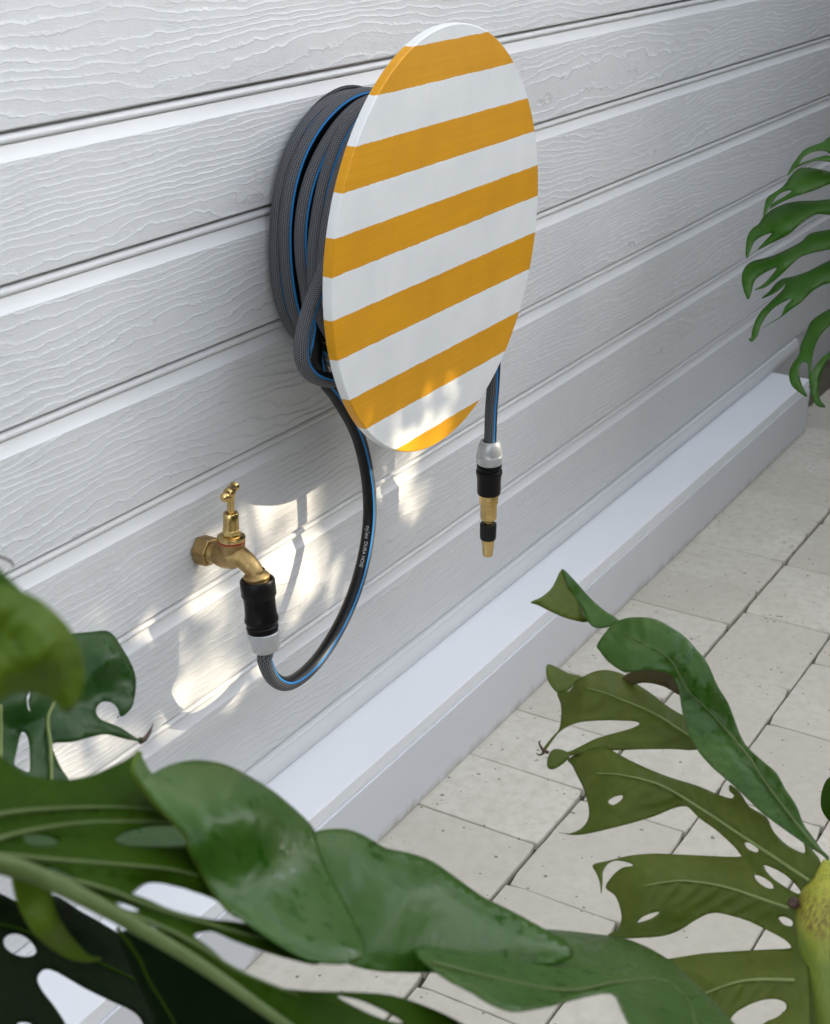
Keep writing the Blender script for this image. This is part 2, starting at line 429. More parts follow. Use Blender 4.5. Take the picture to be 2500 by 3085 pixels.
# ------------------------------------------------------------------ weatherboard wall
XL, XR = -2.6, 3.4
wall = empty('weatherboard_wall', (0, 0, 0), 'white weatherboard wall with embossed wood grain and beaded grooves', 'wall')
def board_profile(h):
    """(y, z from the board's bottom edge), then material (0 grain, 1 smooth)"""
    P = [(.016, .0), (.0035, .0)]; Mi = [1, 1]
    P += [(.0012, .0006), (0, .0022)]; Mi += [1, 1]
    zc = h-.0045-.0085-.0135
    P += [(0, zc)]; Mi += [0]
    P += [(.0006, zc+.0006), (.0034, zc+.0072), (.0056, zc+.0135), (.0090, zc+.0143)]; Mi += [1, 1, 1, 1]
    c = (.0068, zc+.0143+.0044); r = .0043
    for k in range(0, 11):
        a = -math.pi*.42 + math.pi*.9*k/10
        P.append((c[0]-r*math.cos(a)*1.15, c[1]+r*math.sin(a))); Mi.append(1)
    P += [(.0150, h-.0040), (.0160, h)]; Mi += [1, 1]
    return P, Mi
def add_board(z0, h):
    P, Mi = board_profile(h); V, F, MI = [], [], []
    xs = [XL, XR]
    for x in xs:
        for y, z in P: V.append((x, y, z))
    n = len(P)
    for i in range(n-1):
        F.append((i, i+1, n+i+1, n+i)); MI.append(Mi[i+1] if i+1 < len(Mi) else 1)
    me = mesh('board', V, F, False); me.materials.append(M['grain']); me.materials.append(M['smooth'])
    for p, i in zip(me.polygons, MI): p.material_index = i; p.use_smooth = True
    bm = bmesh.new(); bm.from_mesh(me)
    for f in bm.faces:
        if f.normal.y > 0 and abs(f.normal.y) > .3: pass
    bm.to_mesh(me); bm.free(); sharpen(me, 30)
    o = bpy.data.objects.new('board', me); COL.objects.link(o); o.parent = wall; o.location = (0, random.uniform(-.0006, .0006), z0)
zs = [gz[6]]+[gz[i] for i in range(5, -1, -1)]
while zs[-1] < 2.3: zs.append(zs[-1]+.1386)
for a, b in zip(zs, zs[1:]): add_board(a, b-a)
bm = bmesh.new(); box(bm, (XL, .0172, .0), (XR, .12, 2.42)); bm_obj('wall_core', bm, M['smooth'], wall)
# bottom trim
P = [(.012, .1660), (.001, .1655), (-.004, .1640), (-.0052, .1618), (-.0046, .1600), (-.0056, .1575), (-.0078, .153), (-.0094, .148), (-.0098, .143), (-.0092, .138), (-.0076, .134), (-.005, .1306), (.0, .1302), (.012, .1302)]
V, F = [], []
for x in (XL, 2.04):
    for y, z in P: V.append((x, y, z))
n = len(P); F = [(i, i+1, n+i+1, n+i) for i in range(n-1)]+[tuple(range(n, 2*n))]
me = mesh('base_trim', V, F); fix_normals(me); sharpen(me, 40); o = link('base_trim', me, M['smooth']); o.parent = wall
# ------------------------------------------------------------------ ledge
led = empty('boxed_ledge', (0, -.05, 0), 'long low white boxed ledge running along the foot of the wall', 'ledge')
XE = 1.855
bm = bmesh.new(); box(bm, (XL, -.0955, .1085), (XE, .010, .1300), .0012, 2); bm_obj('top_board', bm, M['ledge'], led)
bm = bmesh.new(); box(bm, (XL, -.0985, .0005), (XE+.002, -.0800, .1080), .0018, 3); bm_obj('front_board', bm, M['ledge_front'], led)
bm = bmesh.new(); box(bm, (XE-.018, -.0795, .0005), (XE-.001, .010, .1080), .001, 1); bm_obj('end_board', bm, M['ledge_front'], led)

# ------------------------------------------------------------------ striped disc
DC = Vector((0, -.1308, .8123))
disc = empty('striped_disc', DC, 'round board hand painted with horizontal mustard and white stripes', 'disc')
prof = [(0, 0), (0, .2488), (.0012, .25), (.0105, .25), (.0117, .2488), (.0117, 0)]
V, F = lathe([(t, max(r, 1e-5)) for t, r in prof], (0, 0, 0), (0, 1, 0), 160)
me = mesh('board', V, F); fix_normals(me); sharpen(me, 40)
for p in me.polygons: p.use_smooth = True
sharpen(me, 40)
o = link('round_board', me, mat_disc(DC.z)); o.parent = disc

# ------------------------------------------------------------------ hanger behind the disc
CX, CZ = -.036, .828
hang = empty('hose_hanger', (CX, 0, CZ), 'black plastic hose hanger screwed to the wall behind the disc', 'hanger')
lathe_obj('back_plate', [(-.0002, .10), (-.0002, .151), (-.0035, .1535), (-.006, .151), (-.006, .10), (-.0002, .10)], (CX+.012, 0, CZ+.004), (0, 1, 0), M['black'], hang, 72)
lathe_obj('drum', [(-.004, .122), (-.006, .1255), (-.105, .1255), (-.108, .122), (-.108, .10), (-.004, .10), (-.004, .122)], (CX+.012, 0, CZ), (0, 1, 0), M['black'], hang, 72)
bm = bmesh.new(); box(bm, (-.075, -.1188, .775), (.055, -.1082, .865), .002); bm_obj('front_bracket', bm, M['black'], hang)
for sx in (-1, 1):
    bm = bmesh.new(); box(bm, (CX+.012+sx*.118-.012, -.1075, CZ-.02), (CX+.012+sx*.118+.012, -.006, CZ+.02), .003); bm_obj('arm', bm, M['black'], hang)

# ------------------------------------------------------------------ garden hose
hose = empty('garden_hose', (-.318, -.09, .40), 'grey braided garden hose with blue lines coiled behind the disc', 'hose')
HR = .0086
pts, hints = [], []
def add(p, h): pts.append(np.array(p, float)); hints.append(np.array(h, float))
tapx = -.318
add((tapx, -.0865, .432), (-1, -.2, 0)); add((tapx, -.088, .412), (-1, -.2, -.1)); add((tapx+.001, -.0892, .398), (-1, -.2, -.2))
loop = [(797, 1990), (820, 2040), (860, 2060), (910, 2036), (970, 1972), (1030, 1872), (1075, 1762), (1103, 1650), (1114, 1550), (1109, 1450), (1090, 1350), (1062, 1275), (1015, 1195), (965, 1110)]
ys = np.interp(range(len(loop)), [0, 3, 8, 11, 13], [-.0892, -.087, -.068, -.058, -.052])
lc = np.array([-.20, -.08, .46])
for (x, y), Y in zip(loop, ys):
    p = on_y(x, y, Y); h = p-lc; h[1] = -.02; add(p, h/np.linalg.norm(h))
# coil: goes up the left side, over the top, down the right
turns = [(-.0490, .146, 0), (-.0140, .148, .2), (-.0300, .151, .1), (-.0665, .149, .3), (-.0840, .153, .4), (-.1000, .150, .6)]
ang0 = math.pi+.75
K = 26
first = True
for ti, (Y, R_, ph) in enumerate(turns):
    Yn = turns[ti+1][0] if ti+1 < len(turns) else Y-.004
    Rn = turns[ti+1][1] if ti+1 < len(turns) else R_
    for k in range(K):
        t = k/K; a = ang0-2*math.pi*t
        if first and k < 2: continue
        s = max(0.0, (t-.72)/.28); s = s*s*(3-2*s)
        y = Y+(Yn-Y)*s; r = R_+(Rn-R_)*s
        r += .0022*math.sin(3*a+ph*7)+.0016*math.sin(5*a+ph*11)
        r += (.017 if abs(Yn-Y) > .02 else .004)*math.sin(math.pi*s)
        sag = 1+.02*max(0, -math.sin(a))
        p = (CX+r*math.cos(a), y, CZ+r*math.sin(a)*sag)
        add(p, (math.cos(a), .75, math.sin(a)))
    first = False
# the loose turn that crosses the others and droops below them
cross = [(1040, 1120), (1005, 1143), (972, 1142), (935, 1125), (911, 1086), (909, 1030), (926, 950), (955, 872), (985, 802), (1012, 742)]
for x, y in cross:
    p = on_y(x, y, -.094); add(p, (-.75, .1, .1 if y < 1090 else -.8))
add((-.10, -.104, .955), (-.5, .4, .8)); add((-.02, -.106, .985), (0, .4, 1)); add((.07, -.107, .955), (.5, .3, .8)); add((.135, -.107, .88), (.8, .3, .4))
add((.172, -.107, .78), (-.2, .9, .1)); add((.190, -.107, .68), (-.4, .85, 0))
for x, y in [(1486, 1150), (1480, 1230), (1477, 1310), (1475, 1345)]:
    add(on_y(x, y, -.107), (-.68, .52, 0))
path = catmull(pts, 6); hin = catmull(hints, 6)
tb = tube_obj('tube', path, HR, M['hose'], hose, 20, hin)
# lettering printed along the black side of the loop
def hose_text(txt, px_y, size, off=0.0):
    cu = bpy.data.curves.new('t', 'FONT'); cu.body = txt; cu.size = size; cu.space_character = 1.05
    ob = bpy.data.objects.new('t', cu); COL.objects.link(ob)
    dg = bpy.context.evaluated_depsgraph_get(); me0 = bpy.data.meshes.new_from_object(ob.evaluated_get(dg))
    bpy.data.objects.remove(ob)
    n0 = 17*6
    seg = path[:n0]; L = np.concatenate([[0], np.cumsum(np.linalg.norm(np.diff(seg, axis=0), axis=1))])
    pj = np.array([project(p)[1] for p in seg]); lo = int(np.argmin(pj*-1.0)); 
    i0 = lo+int(np.argmin(np.abs(pj[lo:]-px_y))); s0 = L[i0]
    T = np.gradient(path, axis=0); T /= np.linalg.norm(T, axis=1)[:, None]
    for v in me0.vertices:
        s = s0 - v.co.x                      # reads downwards
        i = int(np.clip(np.searchsorted(L, s)-1, 0, n0-2)); f = (s-L[i])/(L[i+1]-L[i])
        c = path[i]*(1-f)+path[i+1]*f; t = T[i]
        view = CAM*0+np.array([-.62, -.62, .45]); a = view-t*(view@t); a /= np.linalg.norm(a); b = np.cross(t, a)
        th = (v.co.y-size*.3)/HR+off; 
        v.co = Vector(c+(a*math.cos(th)+b*math.sin(th))*(HR+.0003))
    o = link('printed_lettering', me0, M['print']); reparent(o, hose)
hose_text('nylex', 1586, .0078, -.4); hose_text('DURA HOSE', 1640, .0060, -.4); 
# tap-end connector
def axis_pts(a, b): a = np.array(a); b = np.array(b); L = np.linalg.norm(b-a); return a, (b-a)/L, L
A, Dv, L = axis_pts((tapx, -.0793, .4885), (tapx, -.0888, .4020))
s = L/.089
con = lathe_obj('tap_connector', [(t*s, r) for t, r in [(.006, .0148), (-.001, .0165), (-.001, .0186), (.0008, .0197), (.018, .0200), (.0195, .0192), (.020, .0181), (.030, .0178), (.043, .0181), (.0465, .0192), (.050, .0195), (.0525, .0185), (.0535, .0168), (.0555, .0168), (.057, .0181), (.0595, .0183), (.061, .0170), (.0625, .0165), (.064, .0176), (.066, .0176), (.0675, .0155), (.071, .015)]], A, Dv, M['black'], hose, 40)
c2 = lathe_obj('collar', [(t*s, r) for t, r in [(.064, .0160), (.0635, .0178), (.0645, .0187), (.0745, .0187), (.0752, .0184), (.0835, .0172), (.0875, .0152), (.0895, .0122), (.0885, .009), (.070, .009)]], A, Dv, M['silver'], hose, 40)
c2.parent = con; c2.matrix_parent_inverse = Matrix.Identity(4)
# nozzle hanging at the other end
A = on_y(1475, 1330, -.107); B = on_y(1469, 1672, -.107)
A, Dv, L = axis_pts(A, B); s = L/.1535
coll = lathe_obj('collar', [(t*s, r) for t, r in [(.004, .009), (-.001, .0095), (-.0005, .0125), (.004, .0155), (.011, .0168), (.0165, .0172), (.0175, .0180), (.0265, .0180), (.0285, .0165), (.0285, .011)]], A, Dv, M['silver'], hose, 40)
lathe_obj('nozzle_grip', [(t*s, r) for t, r in [(.026, .014), (.030, .0150), (.031, .0172), (.0335, .0172), (.0345, .0152), (.0365, .0152), (.038, .0180), (.041, .0184), (.044, .0174), (.050, .0166), (.066, .0164), (.0685, .0158), (.0695, .012)]], A, Dv, M['black'], hose, 40)
lathe_obj('nozzle_body', [(t*s, r) for t, r in [(.066, .013), (.0685, .0137), (.081, .0134), (.0825, .0122), (.088, .0118), (.099, .0118), (.102, .0114), (.1045, .0098), (.106, .0070), (.110, .0066), (.112, .0064)]], A, Dv, M['brass'], hose, 12, 20)
lathe_obj('nozzle_ring', [(t*s, r) for t, r in [(.1095, .006), (.1098, .0112), (.111, .0117), (.128, .0115), (.1305, .0108), (.131, .008)]], A, Dv, M['blackrubber'], hose, 32)
lathe_obj('nozzle_tip', [(t*s, r) for t, r in [(.129, .0078), (.1305, .0092), (.1335, .0091), (.1525, .0074), (.1538, .0068), (.1538, .0045), (.145, .004)]], A, Dv, M['brass'], hose, 32)

# ------------------------------------------------------------------ brass tap
tap = empty('garden_tap', (tapx, 0, .506), 'brass garden tap with tee handle fixed to the wall', 'tap')
TZ = .5065
def hexprism(name, p, d, r, h0, h1, cham, mat, parent, rot=0):
    V, F = lathe([(h0, max(r-cham*1.2, .001)), (h0+cham, r), (h1-cham, r), (h1, max(r-cham*1.2, .001))], p, d, 6)
    n = 6; F.append(tuple(range(n))); F.append(tuple(3*n+k for k in range(n)))
    me = mesh(name, V, F, False); fix_normals(me); o = link(name, me, mat)
    bv = o.modifiers.new('bevel', 'BEVEL'); bv.width = .0012; bv.segments = 2
    reparent(o, parent); return o
hexprism('wall_nut', (tapx, 0, TZ), (0, -1, 0), .0178, .0002, .0185, .0012, M['castbrass'], tap)
# cast body: fat tube sweeping out, then down to the outlet
bp = catmull([(tapx, -.016, TZ), (tapx, -.026, TZ), (tapx, -.036, TZ+.001), (tapx, -.046, TZ+.003), (tapx, -.057, TZ+.0035), (tapx, -.067, TZ-.001), (tapx, -.0745, TZ-.0075), (tapx, -.0785, TZ-.014)], 6)
rr = np.interp(np.linspace(0, 1, len(bp)), [0, .12, .28, .45, .62, .8, 1], [.0135, .0120, .0150, .0152, .0118, .0105, .0100])
body = tube_obj('body', bp, rr, M['castbrass'], tap, 28)
lathe_obj('neck', [(-.012, .0128), (.0, .0146), (.0080, .0150), (.0095, .0152), (.0135, .0152), (.0140, .0148), (.0140, .005)], (tapx, -.0450, TZ+.0065), (0, 0, 1), M['castbrass'], tap, 40)
lathe_obj('washer', [(.0, .012), (.0, .0156), (.0018, .0156), (.0018, .012)], (tapx, -.0450, TZ+.0207), (0, 0, 1), M['red'], tap, 40)
lathe_obj('bonnet', [(.0, .010), (.0, .0156), (.0012, .0160), (.0040, .0158), (.0052, .0138), (.0058, .010)], (tapx, -.0450, TZ+.0227), (0, 0, 1), M['brass'], tap, 40)
hexprism('bonnet_nut', (tapx, -.0450, TZ+.0285), (0, 0, 1), .0108, -.001, .0075, .001, M['brass'], tap)
lathe_obj('gland', [(.0, .009), (.0, .0090), (.0115, .0088), (.0185, .0086), (.0195, .0080), (.0195, .0052), (.017, .005)], (tapx, -.0450, TZ+.0355), (0, 0, 1), M['brass'], tap, 28)
lathe_obj('spindle', [(.0, .0042), (.020, .0042), (.024, .0050), (.027, .0058), (.031, .0060), (.0345, .0046), (.036, .0001)], (tapx, -.0450, TZ+.0500), (0, 0, 1), M['brass'], tap, 24)
tc = np.array((tapx, -.0440, TZ+.0795)); td = np.array((.958, .285, .02)); td /= np.linalg.norm(td)
lathe_obj('tee_handle', [(-.0195, .0001), (-.0192, .0028), (-.0178, .0050), (-.0158, .0058), (-.0138, .0050), (-.0122, .0040), (-.007, .0042), (-.0048, .0062), (.0048, .0062), (.007, .0042), (.0122, .0040), (.0138, .0050), (.0158, .0058), (.0178, .0050), (.0192, .0028), (.0195, .0001)], tc, td, M['brass'], tap, 24)
lathe_obj('outlet', [(-.0060, .0100), (-.0030, .0106), (-.0008, .0132), (.0010, .0147), (.0030, .0150), (.0042, .0147), (.0048, .0138), (.0062, .0138), (.0070, .0142), (.0082, .0138), (.0088, .0128), (.020, .0126), (.020, .008)], (tapx, -.0784, TZ-.0120), (0, -.11, -.99), M['castbrass'], tap, 36)

# ------------------------------------------------------------------ monstera leaves
def poly_in(pt, poly):
    x, y = pt; c = False; n = len(poly); j = n-1
    for i in range(n):
        xi, yi = poly[i]; xj, yj = poly[j]
        if (yi > y) != (yj > y) and x < (xj-xi)*(y-yi)/(yj-yi+1e-12)+xi: c = not c
        j = i
    return c
def poly_in_np(P, poly):
    x, y = P[:, 0], P[:, 1]; c = np.zeros(len(P), bool); n = len(poly); j = n-1
    for i in range(n):
        xi, yi = poly[i]; xj, yj = poly[j]
        with np.errstate(divide='ignore', invalid='ignore'):
            t = ((yi > y) != (yj > y)) & (x < (xj-xi)*(y-yi)/(yj-yi+1e-12)+xi)
        c ^= t; j = i
    return c
def seg_dist(P, line):
    d = np.full(len(P), 1e9)
    for a, b in zip(line[:-1], line[1:]):
        ab = b-a; t = np.clip(((P-a)@ab)/(ab@ab+1e-9), 0, 1)
        d = np.minimum(d, np.linalg.norm(P-(a+t[:, None]*ab), axis=1))
    return d
def smooth_outline(pts, n=3):
    return catmull(pts, n, True)
def make_depth(anchors, waves=()):
    """leaf plane through three anchors (x, y, distance), plus soft swells (x, y, radius, height)"""
    A = np.array([[1, a[0], a[1]] for a in anchors], float); b = np.array([1/a[2] for a in anchors])
    k = np.linalg.lstsq(A, b, rcond=None)[0]
    def D(P):
        P = np.atleast_2d(P); d = 1/(k[0]+k[1]*P[:, 0]+k[2]*P[:, 1])
        for x, y, r, h in waves: d = d+h*np.exp(-((P[:, 0]-x)**2+(P[:, 1]-y)**2)/(r*r))
        return d
    return D
def blade(name, outline, holes, depth, mat, parent, veins=(), step=22, crease=.0, quilt=40, thick=.0009, edge_roll=0.0, sub=3, roll_w=45, laterals=.0018):
    ol = smooth_outline(outline, sub); hs_ = [smooth_outline(h, 3) for h in holes]
    vl = [catmull(v, 6) for v in veins]
    verts = [tuple(p) for p in ol]; edges = [(i, (i+1) % len(ol)) for i in range(len(ol))]
    for h in hs_:
        b = len(verts); verts += [tuple(p) for p in h]; edges += [(b+i, b+(i+1) % len(h)) for i in range(len(h))]
    x0, y0 = ol.min(0); x1, y1 = ol.max(0)
    gx, gy = np.meshgrid(np.arange(x0, x1, step), np.arange(y0, y1, step)); G = np.stack([gx.ravel(), gy.ravel()], -1)
    G[:, 0] += (np.round((G[:, 1]-y0)/step) % 2)*step/2
    ins = poly_in_np(G, ol)
    for h in hs_: ins &= ~poly_in_np(G, h)
    G = G[ins]; bd = seg_dist(G, np.vstack([ol, ol[:1]])); 
    for h in hs_: bd = np.minimum(bd, seg_dist(G, np.vstack([h, h[:1]])))
    G = G[bd > step*.45]
    verts += [tuple(p) for p in G]
    vo, eo, fo, _, _, _ = delaunay_2d_cdt([Vector(v) for v in verts], edges, [], 0, 1e-4)
    P = np.array([(v.x, v.y) for v in vo])
    tri = [f for f in fo if len(f) == 3]; cen = np.array([P[list(f)].mean(0) for f in tri])
    ok = poly_in_np(cen, ol)
    for h in hs_: ok &= ~poly_in_np(cen, h)
    tri = [f for f, k in zip(tri, ok) if k]
    D = depth(P)
    if laterals and vl:                       # side veins springing from each main vein
        lat = []
        for v in vl:
            d_ = np.concatenate([[0], np.cumsum(np.linalg.norm(np.diff(v, axis=0), axis=1))]); sp_ = 62
            for q in np.arange(sp_*.6, d_[-1], sp_):
                i = min(int(np.searchsorted(d_, q)), len(v)-2); t = v[i+1]-v[i]; t = t/(np.linalg.norm(t)+1e-9)
                for sg in (-1, 1):
                    n_ = np.array((-t[1], t[0]))*sg; a = v[i]
                    lat.append(np.array([a, a+(n_*.80+t*.6)*75, a+(n_*.72+t*.78)*150, a+(n_*.6+t*.95)*230]))
        if lat: D = D-np.sign(crease or 1)*laterals*np.exp(-(np.min([seg_dist(P, l_) for l_ in lat], axis=0)/11.0)**2)
    if crease and vl:
        dv = np.min([seg_dist(P, v) for v in vl], axis=0); D = D+crease*(1-np.exp(-(dv/quilt)**2))
    if edge_roll:
        be = seg_dist(P, np.vstack([ol, ol[:1]])); D = D+edge_roll*np.exp(-(be/roll_w)**2)
    Vw = np.array([at_depth(p[0], p[1], d) for p, d in zip(P, D)])
    used = sorted({i for f in tri for i in f}); mp = {i: k for k, i in enumerate(used)}
    me = mesh(name, Vw[used], [tuple(mp[i] for i in f) for f in tri])
    fix_normals(me)
    for p in me.polygons: p.use_smooth = True
    o = link(name, me, mat); sd = o.modifiers.new('thickness', 'SOLIDIFY'); sd.thickness = thick; sd.offset = 0
    reparent(o, parent); return o
def vein(line, depth, r0, r1, mat, parent, lift=.0004, name='vein', crease=None):
    c = catmull(line, 8); D = depth(c)-lift
    W = np.array([at_depth(p[0], p[1], d) for p, d in zip(c, D)])
    return tube_obj(name, W, np.linspace(r0, r1, len(W)), mat, parent, 8)
def sub(o, leaf):                                 # make o a sub-part of a leaf (both already in world space)
    o.parent = leaf; o.matrix_parent_inverse = Matrix.Identity(4)
Zr = lambda L: [(1550+x/1.827, 1650+y/1.827) for x, y in L]
Z6 = lambda L: [(1250+x/1.3888, 2056+y/1.3888) for x, y in L]
ZL = lambda L: [(x/2.678, 1600+y/2.678) for x, y in L]
ZF = lambda L: [(2100+x/2.255, 350+y/2.255) for x, y in L]

# --- right hand plant
pr_ = empty('monstera_plant', (.05, -.95, 0), 'monstera beside the pavers whose ragged olive leaf points left', 'plant', 'monstera plants')
dR = make_depth([(2450, 2600, 1.30), (1650, 2450, 1.40), (2000, 1800, 1.47)], [(1850, 2420, 170, -.020), (1950, 2700, 150, -.018), (1700, 2350, 120, .012), (2150, 2500, 160, .010), (2300, 2800, 150, .012)])
vR = [Z6([(1650, 830), (1500, 730), (1350, 630), (1200, 530), (1050, 440), (950, 405), (850, 385), (760, 380)]),
      Z6([(1570, 945), (1450, 905), (1350, 870), (1250, 845), (1130, 830), (1050, 835), (960, 850)]),
      Z6([(1590, 1245), (1450, 1242), (1350, 1252), (1250, 1285), (1190, 1310)])]
outR = Z6([(1700, 760), (1650, 690), (1622, 650), (1632, 712), (1590, 700), (1540, 668), (1495, 615), (1470, 562), (1400, 520), (1360, 460), (1318, 428), (1316, 455), (1334, 472), (1318, 486), (1250, 462), (1180, 432), (1050, 392), (930, 342), (850, 300), (790, 273), (700, 292), (640, 322), (660, 350), (680, 392), (702, 435), (718, 485), (729, 535), (722, 580), (692, 614), (645, 632), (604, 628), (660, 638), (720, 633), (800, 615), (900, 590), (1000, 560), (1080, 527), (1130, 518), (1152, 530), (1190, 568), (1260, 618), (1330, 682), (1358, 716), (1352, 729),
            (1200, 725), (1050, 718), (960, 718), (880, 729), (800, 748), (744, 764), (760, 800), (774, 838), (779, 882), (784, 830), (786, 790), (810, 756), (850, 745), (900, 755), (910, 768), (870, 775), (830, 806), (798, 858), (838, 892), (860, 948), (864, 1000), (842, 1038), (808, 1056), (870, 1070), (950, 1068), (1040, 1060), (1110, 1035), (1180, 990), (1240, 965), (1300, 970), (1400, 1000), (1480, 1040), (1545, 1075), (1574, 1106), (1556, 1114),
            (1480, 1118), (1340, 1125), (1200, 1135), (1100, 1150), (1030, 1166), (1060, 1200), (1130, 1260), (1200, 1330), (1260, 1400), (1300, 1430), (1345, 1378), (1430, 1335), (1500, 1324), (1546, 1338), (1552, 1366), (1515, 1400), (1450, 1432), (1400, 1500), (1500, 1620), (1640, 1640), (1650, 1300), (1640, 1000), (1660, 860)])
holR = [Z6([(808, 495), (835, 477), (868, 472), (865, 490), (835, 511), (816, 508)]), Z6([(1380, 670), (1405, 674), (1436, 698), (1430, 711), (1400, 700), (1384, 686)]),
        Z6([(1420, 806), (1450, 812), (1490, 838), (1498, 862), (1470, 858), (1432, 832)]), Z6([(1458, 765), (1510, 782), (1570, 822), (1612, 872), (1600, 884), (1540, 850), (1485, 808)]),
        Z6([(1520, 985), (1545, 980), (1578, 998), (1574, 1020), (1542, 1012)]), Z6([(930, 1005), (958, 977), (1015, 959), (1017, 969), (985, 990)])]
leafR = blade('leaf', outR, holR, dR, M['leaf_under'], pr_, vR, 11, .006, 60, edge_roll=.004); leafR['label'] = 'ragged olive leaf seen from its underside, pointing left'
for v in vR: sub(vein(v, dR, .0016, .0006, M['vein'], pr_, .0020), leafR)
dR2 = make_depth([(2450, 2600, 1.31), (1650, 2300, 1.42), (2000, 1800, 1.50)], [(1750, 2100, 120, -.018), (1950, 2180, 110, -.01), (1660, 2140, 70, .012)])
out2 = Zr([(1000, 1112), (860, 1108), (700, 1110), (545, 1115), (460, 1110), (380, 1130), (300, 1145), (225, 1140), (192, 1130), (225, 1115), (290, 1125), (360, 1095), (450, 1050), (560, 1018), (650, 992), (688, 970), (655, 955), (550, 950), (450, 952), (360, 960), (290, 985), (235, 1025), (165, 1122), (152, 1115), (205, 1045), (245, 1000), (257, 930), (255, 860), (236, 797), (300, 790), (350, 730), (420, 690), (480, 675), (540, 680), (600, 700), (670, 750), (760, 810), (850, 880), (940, 930), (1020, 960), (1060, 1060)])
v2 = [Zr([(990, 1050), (900, 995), (800, 930), (700, 880), (600, 840), (500, 800), (400, 770)])]
l2 = blade('leaf_lobe', out2, [], dR2, M['leaf_under'], pr_, v2, 11, .006, 50, edge_roll=.003); sub(l2, leafR)
sub(vein(v2[0], dR2, .0012, .0004, M['vein'], pr_, .0020), leafR)
dt = make_depth([(2450, 2600, 1.285), (1800, 1950, 1.43), (2150, 1950, 1.40)], [(1950, 1950, 150, -.025), (2150, 2200, 110, .018), (2300, 2400, 110, .012)])
outT = Zr([(1720, 1720), (1690, 1690), (1620, 1645), (1500, 1560), (1390, 1480), (1320, 1420), (1250, 1350), (1150, 1262), (1070, 1190), (1000, 1105), (955, 1010), (925, 910), (908, 800), (890, 745), (850, 697), (740, 672), (640, 684), (600, 684), (520, 632), (470, 570), (453, 540), (490, 480), (530, 430), (575, 400), (640, 385), (720, 385), (790, 400), (870, 445), (940, 495), (1000, 560), (1050, 620), (1090, 700), (1122, 770), (1172, 850), (1210, 950), (1245, 1040), (1285, 1100), (1360, 1170), (1440, 1240), (1490, 1330), (1550, 1420), (1590, 1520), (1640, 1590), (1690, 1660), (1730, 1700)])
vT = [Zr([(1690, 1680), (1560, 1530), (1400, 1320), (1300, 1170), (1180, 1020), (1060, 890), (950, 780), (860, 620), (740, 540), (600, 480)])]
lt = blade('leaf_lobe', outT, [], dt, M['leaf_top'], pr_, vT, 11, -.010, 45, edge_roll=.006); sub(lt, leafR); lt['label'] = 'glossy dark green top lobe arching over and curling'
sub(vein(vT[0], dt, .0013, .0004, M['veindark'], pr_, -.0003), leafR)
df = make_depth([(2040, 2090, 1.425), (1860, 2090, 1.46), (1950, 2030, 1.44)])
lf = blade('leaf_fold', Zr([(912, 812), (893, 745), (850, 697), (740, 672), (640, 684), (590, 722), (553, 795), (560, 816), (600, 782), (680, 747), (760, 747), (840, 772)]), [], df, M['leaf_brown'], pr_, (), 16); sub(lf, leafR)
dtip = make_depth([(1700, 1720, 1.46), (1600, 1815, 1.45), (1860, 1870, 1.435)], [(1760, 1800, 50, .012)])
l3 = blade('leaf_tip', Zr([(262, 116), (330, 180), (420, 280), (500, 350), (575, 402), (530, 432), (450, 442), (405, 408), (370, 330), (330, 265), (290, 200)]), [], dtip, M['leaf_top'], pr_, (), 12); sub(l3, leafR)
dtip2 = make_depth([(1700, 1720, 1.462), (1600, 1815, 1.43), (1765, 1875, 1.452)])
l4 = blade('leaf_tip', Zr([(262, 116), (290, 200), (330, 265), (370, 330), (405, 408), (300, 392), (210, 356), (130, 316), (88, 300), (150, 270), (210, 215)]), [], dtip2, M['leaf_under'], pr_, (), 12); sub(l4, leafR)
dc = make_depth([(1650, 2030, 1.43), (1750, 2040, 1.44), (1680, 2085, 1.42)])
l5 = blade('leaf_tip', Zr([(180, 643), (174, 690), (190, 742), (236, 797), (290, 788), (345, 737), (372, 712), (290, 690), (230, 658)]), [], dc, M['leaf_under'], pr_, (), 12); sub(l5, leafR)
dc2 = make_depth([(1650, 2270, 1.395), (1720, 2270, 1.40), (1660, 2310, 1.39)])
l6 = blade('leaf_tip', Zr([(205, 1115), (240, 1108), (290, 1125), (306, 1147), (270, 1187), (220, 1217), (190, 1216), (178, 1190), (185, 1150)]), [], dc2, M['leaf_under'], pr_, (), 12); sub(l6, leafR)
hk = catmull([(1652, 2268), (1635, 2258), (1628, 2248), (1624, 2236), (1629, 2232)], 6); sub(tube_obj('dried_tip', [at_depth(p[0], p[1], 1.395) for p in hk], np.linspace(.0016, .0004, len(hk)), M['tip'], pr_, 8), leafR)
hk = catmull([(1642, 2264), (1632, 2272), (1622, 2274), (1615, 2268)], 6); sub(tube_obj('dried_tip', [at_depth(p[0], p[1], 1.396) for p in hk], np.linspace(.0013, .0003, len(hk)), M['tip'], pr_, 8), leafR)
